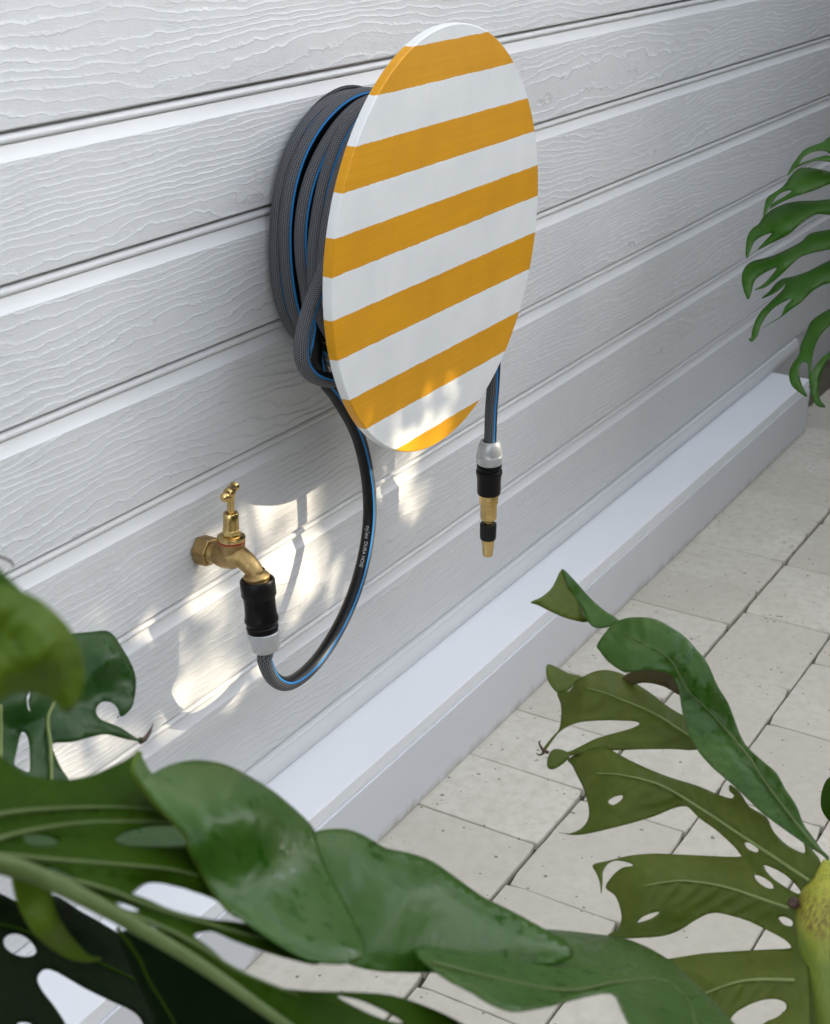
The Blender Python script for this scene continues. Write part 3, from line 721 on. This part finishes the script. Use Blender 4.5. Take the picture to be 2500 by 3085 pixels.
# thick stem: comes up out of the paving edge and carries the leaf
stp = [at_depth(2490, 2590, 1.30), at_depth(2492, 2640, 1.298), at_depth(2496, 2680, 1.295), at_depth(2502, 2760, 1.29), at_depth(2508, 2880, 1.285), at_depth(2520, 3060, 1.28), at_depth(2550, 3300, 1.29)]
stp += [np.array(stp[-1])*.6+np.array((.02, -.93, .35))*.4, np.array((.03, -.95, .25)), np.array((.05, -.95, -.03))]
sp_ = catmull(stp, 6); rs_ = np.interp(np.linspace(0, 1, len(sp_)), [0, .11, .17, .23, .33, .44, .6, 1], [.003, .0105, .0165, .0230, .0285, .0275, .026, .030])
st = tube_obj('stem', sp_, rs_, M['stem'], pr_, 24)
kn = lathe_obj('stem_scar', [(0, .0001), (.0005, .0028), (-.001, .0042), (-.004, .005)], at_depth(2388, 2720, 1.283), at_depth(2370, 2718, 1.26)-at_depth(2388, 2720, 1.283), M['tip'], pr_, 14)
sub(kn, st)
dsm = make_depth([(2480, 2400, 1.7), (2560, 2400, 1.72), (2480, 2500, 1.68)])
lsm = blade('leaf', [(2555, 2325), (2505, 2338), (2485, 2358), (2474, 2395), (2474, 2432), (2486, 2458), (2505, 2475), (2560, 2490)], [], dsm, M['leaf_dark'], pr_, (), 18)
lsm['label'] = 'small dark green leaf edge at the right border'
tube_obj('leaf_stalk', catmull([at_depth(2555, 2410, 1.70), at_depth(2620, 2600, 1.65), np.array((.06, -.98, .5)), np.array((.05, -.96, .02))], 6), .003, M['stem'], pr_, 8)

# --- left hand plant
pl = empty('monstera_plant', (-1.22, -.62, 0), 'large monstera in the foreground with blurred dark leaves across the corner', 'plant', 'monstera plants')
dL = make_depth([(0, 2600, .74), (900, 3000, .80), (400, 2300, .86)], [(250, 2480, 160, .015), (300, 2620, 120, -.008), (600, 2550, 150, -.01)])
outL = [(-60, 2235), (-20, 2262), (30, 2303), (70, 2333), (130, 2347), (200, 2350), (260, 2340), (320, 2318), (370, 2294), (418, 2273), (440, 2330), (480, 2400), (540, 2460), (600, 2520), (660, 2600), (720, 2700), (715, 2765), (660, 2716), (600, 2692), (540, 2672), (480, 2660), (437, 2662), (405, 2685), (397, 2693), (440, 2709), (510, 2740), (570, 2757), (640, 2772), (705, 2778), (800, 2800), (900, 2850), (960, 2905), (880, 2890), (800, 2868), (705, 2834), (650, 2808), (622, 2806), (582, 2818), (620, 2848), (660, 2882), (705, 2925), (800, 2962), (900, 2992), (1000, 3024), (1120, 3068), (1240, 3130), (1200, 3170), (1000, 3160), (900, 3120), (800, 3056), (700, 2985), (600, 2915), (500, 2850), (420, 2798), (300, 2730), (160, 2660), (60, 2625), (-60, 2590)]
holL = [[(68, 2520), (90, 2513), (140, 2517), (175, 2533), (165, 2548), (110, 2550), (80, 2542)], [(345, 2530), (375, 2508), (430, 2492), (490, 2486), (550, 2490), (570, 2515), (565, 2545), (520, 2552), (430, 2552), (370, 2546)],
        [(125, 2614), (160, 2614), (205, 2632), (243, 2655), (230, 2662), (180, 2650), (140, 2632)], [(348, 2718), (385, 2725), (420, 2742), (405, 2746), (365, 2735)], [(395, 2765), (450, 2770), (505, 2792), (490, 2800), (440, 2788)], [(435, 2802), (480, 2815), (550, 2850), (520, 2855), (460, 2828)]]
vL = [[(-60, 2465), (60, 2445), (200, 2435), (350, 2432), (480, 2440)], [(-60, 2545), (80, 2505), (250, 2480), (420, 2475), (560, 2480)], [(-20, 2575), (150, 2590), (330, 2603), (500, 2617), (600, 2638)], [(160, 2640), (320, 2680), (480, 2740), (650, 2790), (800, 2830)], [(330, 2735), (480, 2790), (600, 2850), (720, 2925), (900, 3000)]]
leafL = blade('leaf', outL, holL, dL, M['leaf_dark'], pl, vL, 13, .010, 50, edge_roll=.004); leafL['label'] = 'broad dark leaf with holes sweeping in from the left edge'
sub(vein([(-60, 2588), (80, 2625), (230, 2692), (400, 2785), (600, 2905), (800, 3045), (960, 3160)], dL, .0052, .0022, M['veindark'], pl, .0022, 'midrib'), leafL)
for v in vL: sub(vein(v, dL, .0016, .0005, M['veindark'], pl, .0022), leafL)
dF = make_depth([(420, 2290, .845), (720, 2740, .79), (900, 2420, .92)], [(700, 2430, 170, -.03), (600, 2680, 130, .02), (850, 2700, 200, .02)])
outF = [(418, 2272), (432, 2290), (455, 2330), (480, 2320), (530, 2300), (600, 2291), (680, 2305), (760, 2345), (830, 2390), (900, 2450), (945, 2500), (960, 2560), (1000, 2650), (1060, 2760), (1100, 2860), (1060, 2900), (960, 2900), (880, 2870), (800, 2820), (720, 2765), (690, 2745), (640, 2680), (600, 2610), (575, 2560), (565, 2520), (530, 2478), (480, 2428), (430, 2365), (404, 2318)]
vF = [[(760, 2810), (740, 2700), (720, 2580), (690, 2460), (650, 2380)]]
l = blade('leaf_lobe', outF, [], dF, M['leaf_top'], pl, vF, 12, -.006, 60, edge_roll=.006, laterals=.0006); sub(l, leafL); l['label'] = 'wet green folded lobe with rounded top edge'
sub(vein([(418, 2272), (404, 2318), (430, 2365), (480, 2428), (530, 2478), (565, 2520), (575, 2560), (600, 2610), (640, 2680), (690, 2745)], lambda p: dF(p)+.004, .0022, .0012, M['leaf_bright'], pl, .001, 'rolled_edge'), leafL)
dG = make_depth([(960, 2505, .98), (1550, 2760, 1.00), (1000, 2900, .91)], [(1150, 2680, 160, -.015)])
outG = [(930, 2520), (960, 2504), (1000, 2498), (1050, 2500), (1100, 2520), (1160, 2555), (1230, 2570), (1300, 2595), (1380, 2650), (1450, 2700), (1540, 2745), (1640, 2800), (1720, 2850), (1700, 2900), (1500, 2920), (1300, 2930), (1100, 2920), (1000, 2860), (940, 2700), (920, 2600)]
l = blade('leaf_lobe', outG, [], dG, M['leaf_top'], pl, [[(1000, 2880), (1050, 2750), (1120, 2640), (1180, 2580)]], 20, -.006, 60, edge_roll=.006); sub(l, leafL)
dH = make_depth([(1300, 2900, .90), (2200, 3085, .98), (1600, 3040, .86)], [(1900, 2900, 160, -.02)])
outH = [(1250, 2860), (1400, 2830), (1600, 2800), (1800, 2816), (1880, 2828), (1960, 2860), (2040, 2912), (2110, 2980), (2180, 3050), (2230, 3110), (2260, 3180), (1960, 3180), (1900, 3100), (1870, 3040), (1840, 2992), (1750, 3006), (1680, 3025), (1600, 3042), (1540, 3046), (1480, 3026), (1420, 2990), (1330, 2940)]
vH = [[(1300, 2900), (1500, 2950), (1700, 2985), (1850, 2960), (1970, 2950), (2030, 2970), (2080, 3030), (2100, 3110)]]
l = blade('leaf_lobe', outH, [], dH, M['leaf_top'], pl, vH, 20, -.008, 60, edge_roll=.006); sub(l, leafL); l['label'] = 'long green lobe running off the bottom edge'
sub(vein(vH[0], dH, .0016, .0006, M['veindark'], pl, .0005), leafL)
dK = make_depth([(700, 2960, .82), (1300, 3120, .86), (1000, 3000, .85)])
l = blade('leaf_lobe', [(640, 2900), (760, 2960), (900, 2985), (1050, 2990), (1180, 3000), (1300, 3040), (1400, 3090), (1480, 3150), (1400, 3200), (1200, 3180), (1000, 3120), (850, 3060), (720, 2980)], [[(1010, 3000), (1080, 3010), (1150, 3040), (1215, 3078), (1180, 3080), (1100, 3050)]], dK, M['leaf_dark'], pl, (), 20, edge_roll=.004); sub(l, leafL)
dY = make_depth([(60, 2650, .76), (280, 2880, .80), (180, 2700, .775)], [(150, 2780, 60, -.012)])
l = blade('leaf_lobe', [(38, 2625), (95, 2650), (150, 2678), (168, 2740), (200, 2800), (240, 2850), (272, 2880), (306, 2888), (262, 2898), (200, 2885), (140, 2845), (95, 2800), (55, 2730), (40, 2680)], [], dY, M['leaf_bright'], pl, (), 14); sub(l, leafL); l['label'] = 'backlit yellow green lobe hanging below the rib'
# leaf stalk to the ground
tube_obj('leaf_stalk', catmull([at_depth(-60, 2588, .742), at_depth(-220, 2620, .74), at_depth(-420, 2900, .76), at_depth(-420, 3600, .85), np.array((-1.22, -.62, -.02))], 8), .006, M['stem'], pl, 12)
# near blurred lobe at the left border
dB = make_depth([(0, 1800, .56), (240, 2000, .60), (0, 2100, .56)], [(150, 1950, 90, -.02)])
leafB = blade('leaf', [(-60, 1755), (0, 1762), (50, 1775), (110, 1803), (170, 1852), (215, 1905), (244, 1970), (254, 2040), (244, 2092), (220, 2132), (192, 2146), (176, 2124), (160, 2108), (125, 2092), (80, 2084), (30, 2092), (-60, 2112)], [], dB, M['leaf_bright'], pl, [[(-60, 1930), (60, 1930), (160, 1960), (220, 2040)]], 14, -.004, 50, edge_roll=.008); leafB['label'] = 'blurred yellow green leaf tip at the left edge'
dB2 = make_depth([(0, 1720, .60), (130, 1840, .62), (0, 1800, .60)])
l = blade('leaf_lobe', [(-60, 1665), (-20, 1700), (15, 1730), (60, 1775), (110, 1822), (150, 1870), (100, 1870), (20, 1820), (-60, 1800)], [], dB2, M['leaf_top'], pl, (), 14); sub(l, leafB)
tube_obj('leaf_stalk', catmull([at_depth(-50, 1930, .562), at_depth(-220, 2000, .565), at_depth(-420, 2500, .62), at_depth(-450, 3600, .8), np.array((-1.22, -.62, -.02))], 8), .005, M['stem'], pl, 12)
# middle leaf hooked against the wall
dM = make_depth([(100, 2200, 1.16), (400, 2000, 1.26), (300, 1920, 1.25)], [(330, 1980, 70, -.02), (60, 2200, 60, .02)])
outM = ZL([(540, 845), (650, 822), (740, 815), (830, 805), (880, 815), (930, 860), (980, 940), (1040, 1040), (1080, 1130), (1095, 1210), (1090, 1300), (1070, 1400), (1040, 1452), (992, 1492), (966, 1485), (955, 1440), (920, 1392), (870, 1373), (820, 1380), (782, 1418), (774, 1460), (790, 1500), (830, 1530), (910, 1560), (980, 1590), (1050, 1640), (1110, 1676), (1150, 1688), (1150, 1698), (1090, 1690), (990, 1670), (900, 1646), (820, 1640), (700, 1670), (580, 1702), (425, 1712), (440, 1800), (490, 1910), (560, 2020), (580, 2160), (300, 2200), (-120, 2200), (-120, 1350), (200, 1200), (400, 1000)])
holM = [ZL([(115, 1872), (138, 1760), (158, 1660), (180, 1620), (212, 1640), (236, 1720), (242, 1850), (236, 1945), (150, 1912)]), ZL([(215, 1350), (232, 1300), (248, 1298), (232, 1380), (244, 1450), (224, 1430)])]
vM = [ZL([(440, 1380), (395, 1480), (388, 1580), (408, 1720), (415, 2000), (410, 2180)]), ZL([(395, 1500), (550, 1450), (750, 1330), (950, 1150)]), ZL([(5, 1400), (8, 1600), (5, 1900)])]
leafM = blade('leaf', outM, holM, dM, M['leaf_mid'], pl, vM, 16, -.006, 40, edge_roll=.004); leafM['label'] = 'dark green hooked leaf in front of the wall boards'
sub(vein(vM[0], dM, .0014, .0014, M['vein'], pl, .0002), leafM); sub(vein(vM[2], dM, .0014, .0014, M['vein'], pl, .0002), leafM)
c = catmull(ZL([(1130, 1692), (1165, 1680), (1195, 1640), (1218, 1595), (1236, 1552)]), 6); sub(tube_obj('dried_tip', [at_depth(p[0], p[1], dM(p)[0]) for p in c], np.linspace(.0028, .0003, len(c)), M['tip'], pl, 8), leafM)
c = catmull([(355, 2158), (357, 2162)], 4); sub(tube_obj('dried_tip', [at_depth(p[0], p[1], dM(p)[0]) for p in c], .0008, M['tip'], pl, 6), leafM)
tube_obj('leaf_stalk', catmull([at_depth(152, 2400, dM((152, 2400))[0]), at_depth(-160, 2560, 1.15), at_depth(-330, 2900, 1.12), at_depth(-400, 3900, 1.08), np.array((-1.22, -.62, -.02))], 8), .004, M['veindark'], pl, 10)
c = catmull([(-30, 1675), (0, 1678), (25, 1687), (38, 1698), (39, 1708)], 6); tube_obj('tendril', [at_depth(p[0], p[1], .9) for p in c]+[], np.linspace(.0009, .0005, len(c)), M['tip'], pl, 6)
# deep shaded leaf underneath
dD = make_depth([(0, 2750, 1.00), (400, 2800, 1.08), (300, 3085, .98)], [(200, 2950, 120, .02)])
outD = [(-60, 2672), (0, 2693), (60, 2722), (120, 2745), (150, 2700), (190, 2712), (240, 2745), (285, 2770), (330, 2796), (370, 2822), (400, 2838), (480, 2870), (560, 2910), (640, 2960), (720, 3010), (780, 3080), (800, 3180), (440, 3180), (436, 3110), (425, 3070), (395, 3042), (343, 3018), (254, 2975), (171, 2927), (133, 2921), (111, 2948), (127, 2987), (165, 3036), (205, 3100), (240, 3180), (-60, 3180)]
holD = [[(10, 2835), (22, 2818), (45, 2812), (75, 2820), (100, 2842), (110, 2864), (100, 2878), (70, 2883), (35, 2872), (15, 2855)], [(50, 3090), (65, 3079), (95, 3085), (90, 3110), (60, 3110)]]
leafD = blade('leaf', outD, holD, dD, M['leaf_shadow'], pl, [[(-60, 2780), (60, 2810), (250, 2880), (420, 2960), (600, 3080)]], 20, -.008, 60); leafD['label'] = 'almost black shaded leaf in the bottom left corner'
sub(vein([(-60, 2780), (60, 2800), (250, 2880), (420, 2960), (600, 3080)], dD, .0014, .0008, M['leaf_dark'], pl, .0004), leafD)
dQ = make_depth([(60, 2500, 1.02), (560, 2500, 1.06), (300, 2620, 1.0)])
l = blade('leaf_lobe', [(30, 2500), (90, 2480), (200, 2470), (340, 2460), (480, 2450), (590, 2460), (610, 2520), (585, 2560), (500, 2580), (380, 2600), (280, 2660), (220, 2672), (120, 2640), (50, 2580)], [], dQ, M['leaf_mid'], pl, (), 20); sub(l, leafD)
dE = make_depth([(350, 2800, .93), (700, 3100, .95), (500, 2850, .94)])
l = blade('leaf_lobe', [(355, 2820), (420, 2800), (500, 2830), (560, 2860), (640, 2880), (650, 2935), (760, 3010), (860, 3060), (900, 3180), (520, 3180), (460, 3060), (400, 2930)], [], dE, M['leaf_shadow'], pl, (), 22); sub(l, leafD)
c = catmull([(352, 2795), (415, 2880), (450, 2955), (500, 3035), (545, 3120)], 6); sub(tube_obj('dried_strand', [at_depth(p[0], p[1], .905) for p in c], np.linspace(.0012, .0005, len(c)), M['leaf_dark'], pl, 6), leafD)
tube_obj('leaf_stalk', catmull([at_depth(-50, 2780, 1.0), at_depth(-250, 2900, 1.0), at_depth(-300, 3500, 1.02), np.array((-1.22, -.62, -.02))], 8), .005, M['stem'], pl, 10)

# --- far plant at the right border
pf = empty('monstera_plant', (1.35, -.62, 0), 'monstera at the far end with long drooping green leaf fingers', 'plant', 'monstera plants')
lobes = [[(1010, 120), (902, 140), (850, 178), (780, 204), (720, 235), (680, 285), (640, 340), (612, 405), (650, 370), (690, 330), (720, 282), (780, 246), (840, 235), (880, 240), (902, 250), (1010, 270)],
 [(1010, 275), (902, 268), (840, 275), (760, 300), (690, 330), (640, 368), (700, 337), (780, 308), (840, 302), (902, 312), (1010, 330)],
 [(1010, 420), (902, 380), (820, 360), (740, 350), (690, 360), (640, 400), (590, 470), (540, 510), (480, 550), (460, 600), (449, 682), (480, 642), (510, 592), (545, 542), (590, 512), (642, 505), (600, 542), (515, 592), (478, 640), (560, 592), (650, 552), (750, 520), (820, 495), (902, 462), (1010, 440)],
 [(1010, 560), (902, 565), (800, 575), (700, 578), (620, 590), (560, 610), (500, 640), (450, 682), (420, 730), (370, 770), (340, 820), (330, 900), (330, 940), (340, 967), (360, 920), (385, 860), (430, 822), (480, 800), (507, 798), (460, 850), (408, 908), (500, 866), (570, 832), (640, 790), (700, 732), (760, 690), (820, 665), (902, 672), (1010, 690)],
 [(1010, 740), (902, 770), (820, 785), (760, 802), (710, 850), (640, 890), (560, 930), (480, 960), (380, 985), (330, 1020), (305, 1070), (305, 1140), (325, 1210), (350, 1246), (370, 1190), (390, 1120), (450, 1070), (542, 1029), (490, 1100), (440, 1150), (388, 1180), (460, 1162), (530, 1112), (590, 1060), (640, 1010), (700, 960), (780, 930), (902, 905), (1010, 880)],
 [(1010, 930), (902, 980), (820, 1020), (740, 1060), (650, 1090), (580, 1105), (530, 1140), (490, 1190), (438, 1237), (500, 1216), (560, 1180), (602, 1144), (570, 1192), (500, 1260), (440, 1320), (400, 1380), (375, 1450), (366, 1505), (350, 1512), (372, 1532), (410, 1492), (430, 1430), (470, 1360), (540, 1290), (642, 1240), (600, 1292), (570, 1355), (530, 1385), (440, 1440), (560, 1372), (640, 1312), (710, 1262), (780, 1192), (850, 1150), (902, 1132), (1010, 1090)],
 [(1010, 1270), (902, 1310), (830, 1350), (770, 1400), (740, 1470), (700, 1560), (690, 1620), (650, 1680), (625, 1740), (630, 1800), (660, 1850), (747, 1907), (712, 1830), (690, 1750), (700, 1692), (735, 1668), (755, 1700), (760, 1800), (770, 1850), (790, 1930), (820, 1970), (872, 1976), (836, 1930), (825, 1870), (830, 1790), (860, 1702), (902, 1642), (950, 1600), (930, 1560), (902, 1598), (850, 1640), (800, 1700), (780, 1742), (775, 1700), (790, 1600), (830, 1500), (902, 1420), (1010, 1330)]]
leafFr = None
for i, lb in enumerate(lobes):
    c = np.array(ZF(lb)); ycen = c[:, 1].mean(); x0 = c[:, 0].min()
    dd = make_depth([(2560, ycen, 2.62), (x0, ycen+60, 2.52), (2450, ycen-120, 2.66)], [((x0+2500)/2, ycen, 60, -.03)])
    o = blade('leaf' if i == 0 else 'leaf_lobe', [tuple(p) for p in c], [], dd, M['leaf_far'], pf, (), 12, edge_roll=.006, roll_w=14, sub=4)
    if leafFr is None: leafFr = o; o['label'] = 'drooping green leaf cut into long curved fingers'
    else: sub(o, leafFr)
sub(tube_obj('midrib', catmull([at_depth(2545, 380, 2.62), at_depth(2548, 560, 2.62), at_depth(2552, 780, 2.62), at_depth(2556, 950, 2.62), at_depth(2562, 1120, 2.62)], 6), np.linspace(.002, .006, 25), M['veindark'], pf, 8), leafFr)
tube_obj('leaf_stalk', catmull([at_depth(2562, 1120, 2.62), at_depth(2640, 1180, 2.65), np.array((1.34, -.60, .3)), np.array((1.35, -.62, -.02))], 8), .007, M['stem'], pf, 10)
# ------------------------------------------------------------------ dark fences and roof added outside the frame to hold light off the wall
fence = empty('shade_fence', (2.9, -1.12, 0), 'dark paling fence added out of view to darken the far end of the wall', 'fence')
M['fence'] = mat_flat('dark screen timber', (.05, .045, .04), .8, 0, .2)
rf = random.Random(9)
for k in range(20):
    x = 2.0+.112*k; bm = bmesh.new(); box(bm, (x, -1.135-rf.uniform(0, .002), .02), (x+.108, -1.118, 2.1+rf.uniform(-.01, .01)), .002, 1); bm_obj('paling', bm, M['fence'], fence)
for z in (.4, 1.6):
    bm = bmesh.new(); box(bm, (2.0, -1.18, z), (4.25, -1.1385, z+.07), .002, 1); bm_obj('rail', bm, M['fence'], fence)
for x in (2.1, 3.1, 4.12):
    bm = bmesh.new(); box(bm, (x, -1.27, -.02), (x+.09, -1.1805, 2.0), .003, 1); bm_obj('post', bm, M['fence'], fence)
back = empty('sky_screen_fence', (0, -3.0, 0), 'long dark fence added out of view opposite the wall to block low sky light', 'fence')  # unseen screen against low sky light, lower where the sun passes
for k in range(64):
    x = -5.2+.16*k; bm = bmesh.new(); box(bm, (x, -3.02-rf.uniform(0, .003), .02), (x+.156, -3.0, (2.1 if x < 1.05 else 1.22)+rf.uniform(-.01, .01)), .002, 1); bm_obj('paling', bm, M['fence'], back)
for z in (.3, 1.0):
    bm = bmesh.new(); box(bm, (-5.2, -3.07, z), (5.0, -3.0245, z+.07), .002, 1); bm_obj('rail', bm, M['fence'], back)
roof = empty('shade_roof', (2.9, -.55, 2.2), 'flat dark roof added out of view to darken the far end of the wall', 'roof')  # roof added so the far end of the wall falls darker
bm = bmesh.new(); box(bm, (2.35, -1.25, 2.20), (4.3, -.005, 2.23), .003, 1); bm_obj('roof_sheet', bm, M['fence'], roof)
for x in (2.45, 3.3, 4.15):
    bm = bmesh.new(); box(bm, (x, -1.24, 2.105), (x+.045, -.005, 2.1985), .002, 1); bm_obj('rafter', bm, M['fence'], roof)
endf = empty('end_shade_fence', (2.75, -.8, 0), 'dark end fence added behind the far monstera to darken the wall end', 'fence')  # added at the passage end to deepen the shade there
for k in range(9):
    y = -1.10+.112*k; bm = bmesh.new(); box(bm, (2.90, y, .02), (2.917, y+.108, 2.1+rf.uniform(-.01, .01)), .002, 1); bm_obj('paling', bm, M['fence'], endf)
for z in (.4, 1.6):
    bm = bmesh.new(); box(bm, (2.9175, -1.10, z), (2.96, -.06, z+.07), .002, 1); bm_obj('rail', bm, M['fence'], endf)

# ------------------------------------------------------------------ foliage outside the frame shades the wall; leaf gaps shaped to place the sun patches
SX, SY, SZ = SUN
def wall_to(Wx, Wz, s): return np.array((Wx+SX*s, SY*s, Wz+SZ*s))
gaps = [(800, 1600, 95, 85), (705, 1700, 85, 75), (640, 1790, 60, 60), (935, 1590, 50, 130), (730, 1870, 45, 90), (720, 1985, 70, 60), (620, 2080, 75, 60), (520, 2160, 60, 50), (330, 2270, 110, 80), (200, 2330, 100, 60), (440, 2300, 45, 60), (1290, 1400, 90, 60), (1240, 1500, 60, 60), (480, 1880, 50, 40), (1000, 1760, 40, 60), (300, 1870, 60, 40), (690, 1800, 60, 70), (860, 1790, 40, 90), (250, 2150, 60, 50), (560, 2000, 40, 60)]
gaps_disc = [(1190, 1270, 26, 100), (1290, 1190, 26, 80), (1365, 1180, 26, 70), (1290, 1310, 90, 45), (1100, 1300, 34, 55)]
KS = .1308/(-SY)
gaps = [(a, b, c*1.45, d*1.45) for a, b, c, d in gaps]
def gap_dist(x, z):
    """> 0 outside the gaps, in gap radii"""
    px, py = project((x, 0, z)); d = 9.0
    for a, b, rx, ry in gaps: d = min(d, math.hypot((px-a)/rx, (py-b)/ry))
    px, py = project((x+SX*KS, -.1308, z+SZ*KS))
    for a, b, rx, ry in gaps_disc: d = min(d, math.hypot((px-a)/rx, (py-b)/ry))
    return d
def scatter(n, xr, zr, size, test, seed, sr=(2.3, 2.9)):
    r = random.Random(seed); V, F = [], []
    while n > 0:
        n -= 1
        x, z = r.uniform(*xr), r.uniform(*zr)
        if not test(x, z, r): continue
        c = wall_to(x, z, r.uniform(*sr))
        if c[2] < .06: continue
        L = size*r.uniform(.7, 1.3); W = L*r.uniform(.32, .5)
        q = Vector((r.gauss(0, 1), r.gauss(0, 1), r.gauss(0, 1))).normalized()
        nrm = (Vector(SUN)*1.0+q*.9).normalized(); t = nrm.cross(Vector((r.gauss(0, 1), r.gauss(0, 1), r.gauss(0, 1)))).normalized(); b = nrm.cross(t)
        c = Vector(c); i = len(V)
        V += [c-t*L*.5, c+b*W*.5-t*L*.08, c+b*W*.34+t*L*.22, c+t*L*.5, c-b*W*.34+t*L*.22, c-b*W*.5-t*L*.08]
        F.append((i, i+1, i+2, i+3, i+4, i+5))
    return V, F
near = lambda x, z: -.75 < x < .25 and 0.05 < z < .72
V4, F4 = scatter(900, (-.85, .35), (-.02, .80), .055, lambda x, z, r: True, 6, (5.0, 6.0))  # thin far leaves added to weaken the sun in the gaps
V1, F1 = scatter(12000, (-2.0, 1.25), (-.75, 1.38), .17, lambda x, z, r: not near(x, z), 3, (4.6, 6.0))
V2, F2 = scatter(13000, (-.85, .35), (-.02, .80), .06, lambda x, z, r: gap_dist(x, z) > 1.12, 4)
V3, F3 = scatter(700, (-.85, .35), (-.02, .80), .10, lambda x, z, r: gap_dist(x, z) > 2.2, 5)
M['shrub'].name = 'shrub foliage'
b = len(V1); V1 += V4; F1 += [tuple(i+b for i in f) for f in F4]
tree = empty('shade_tree', (2.9, -3.9, 0), 'broad leafy tree standing well outside the picture, shading the wall', 'tree')
o = link('crown', mesh('crown', V1, F1, False), M['shrub']); reparent(o, tree); o['kind'] = 'stuff'
rr_ = random.Random(2)
tube_obj('trunk', catmull([(2.9, -3.9, -.02), (2.92, -3.88, .6), (2.85, -3.92, 1.3), (2.9, -3.9, 2.2)], 8), np.linspace(.11, .05, 25), M['bark'], tree, 12)
for k in range(9):
    tp = wall_to(rr_.uniform(-1.8, 1.1), rr_.uniform(-.2, 1.2), rr_.uniform(4.9, 5.7)); b0 = np.array((2.88, -3.9, rr_.uniform(.5, 1.7)))
    tube_obj('limb', catmull([b0, b0*.5+tp*.5+np.array((0, 0, .12)), tp], 8), np.linspace(.04, .008, 17), M['bark'], tree, 8)
pass
V, F = list(V2), list(F2)
b = len(V); V += V3; F += [tuple(i+b for i in f) for f in F3]
shrub = empty('dapple_shrub', (1.15, -1.95, 0), 'small leafy shrub added outside the picture, its leaves shaped to dapple the wall', 'shrub')  # near crown added to keep the sun patches on the wall crisp
o = link('crown', mesh('crown', V, F, False), M['shrub']); reparent(o, shrub); o['kind'] = 'stuff'
for k in range(4):
    b0 = np.array((.9+.15*k, -1.95+rr_.uniform(-.1, .1), -.01)); tp = wall_to(rr_.uniform(-.8, .3), rr_.uniform(.35, .75), 2.6)
    tube_obj('stem', catmull([b0, b0*.6+tp*.4+np.array((rr_.uniform(-.1, .1), 0, .1)), tp], 8), np.linspace(.015, .004, 17), M['bark'], shrub, 8)
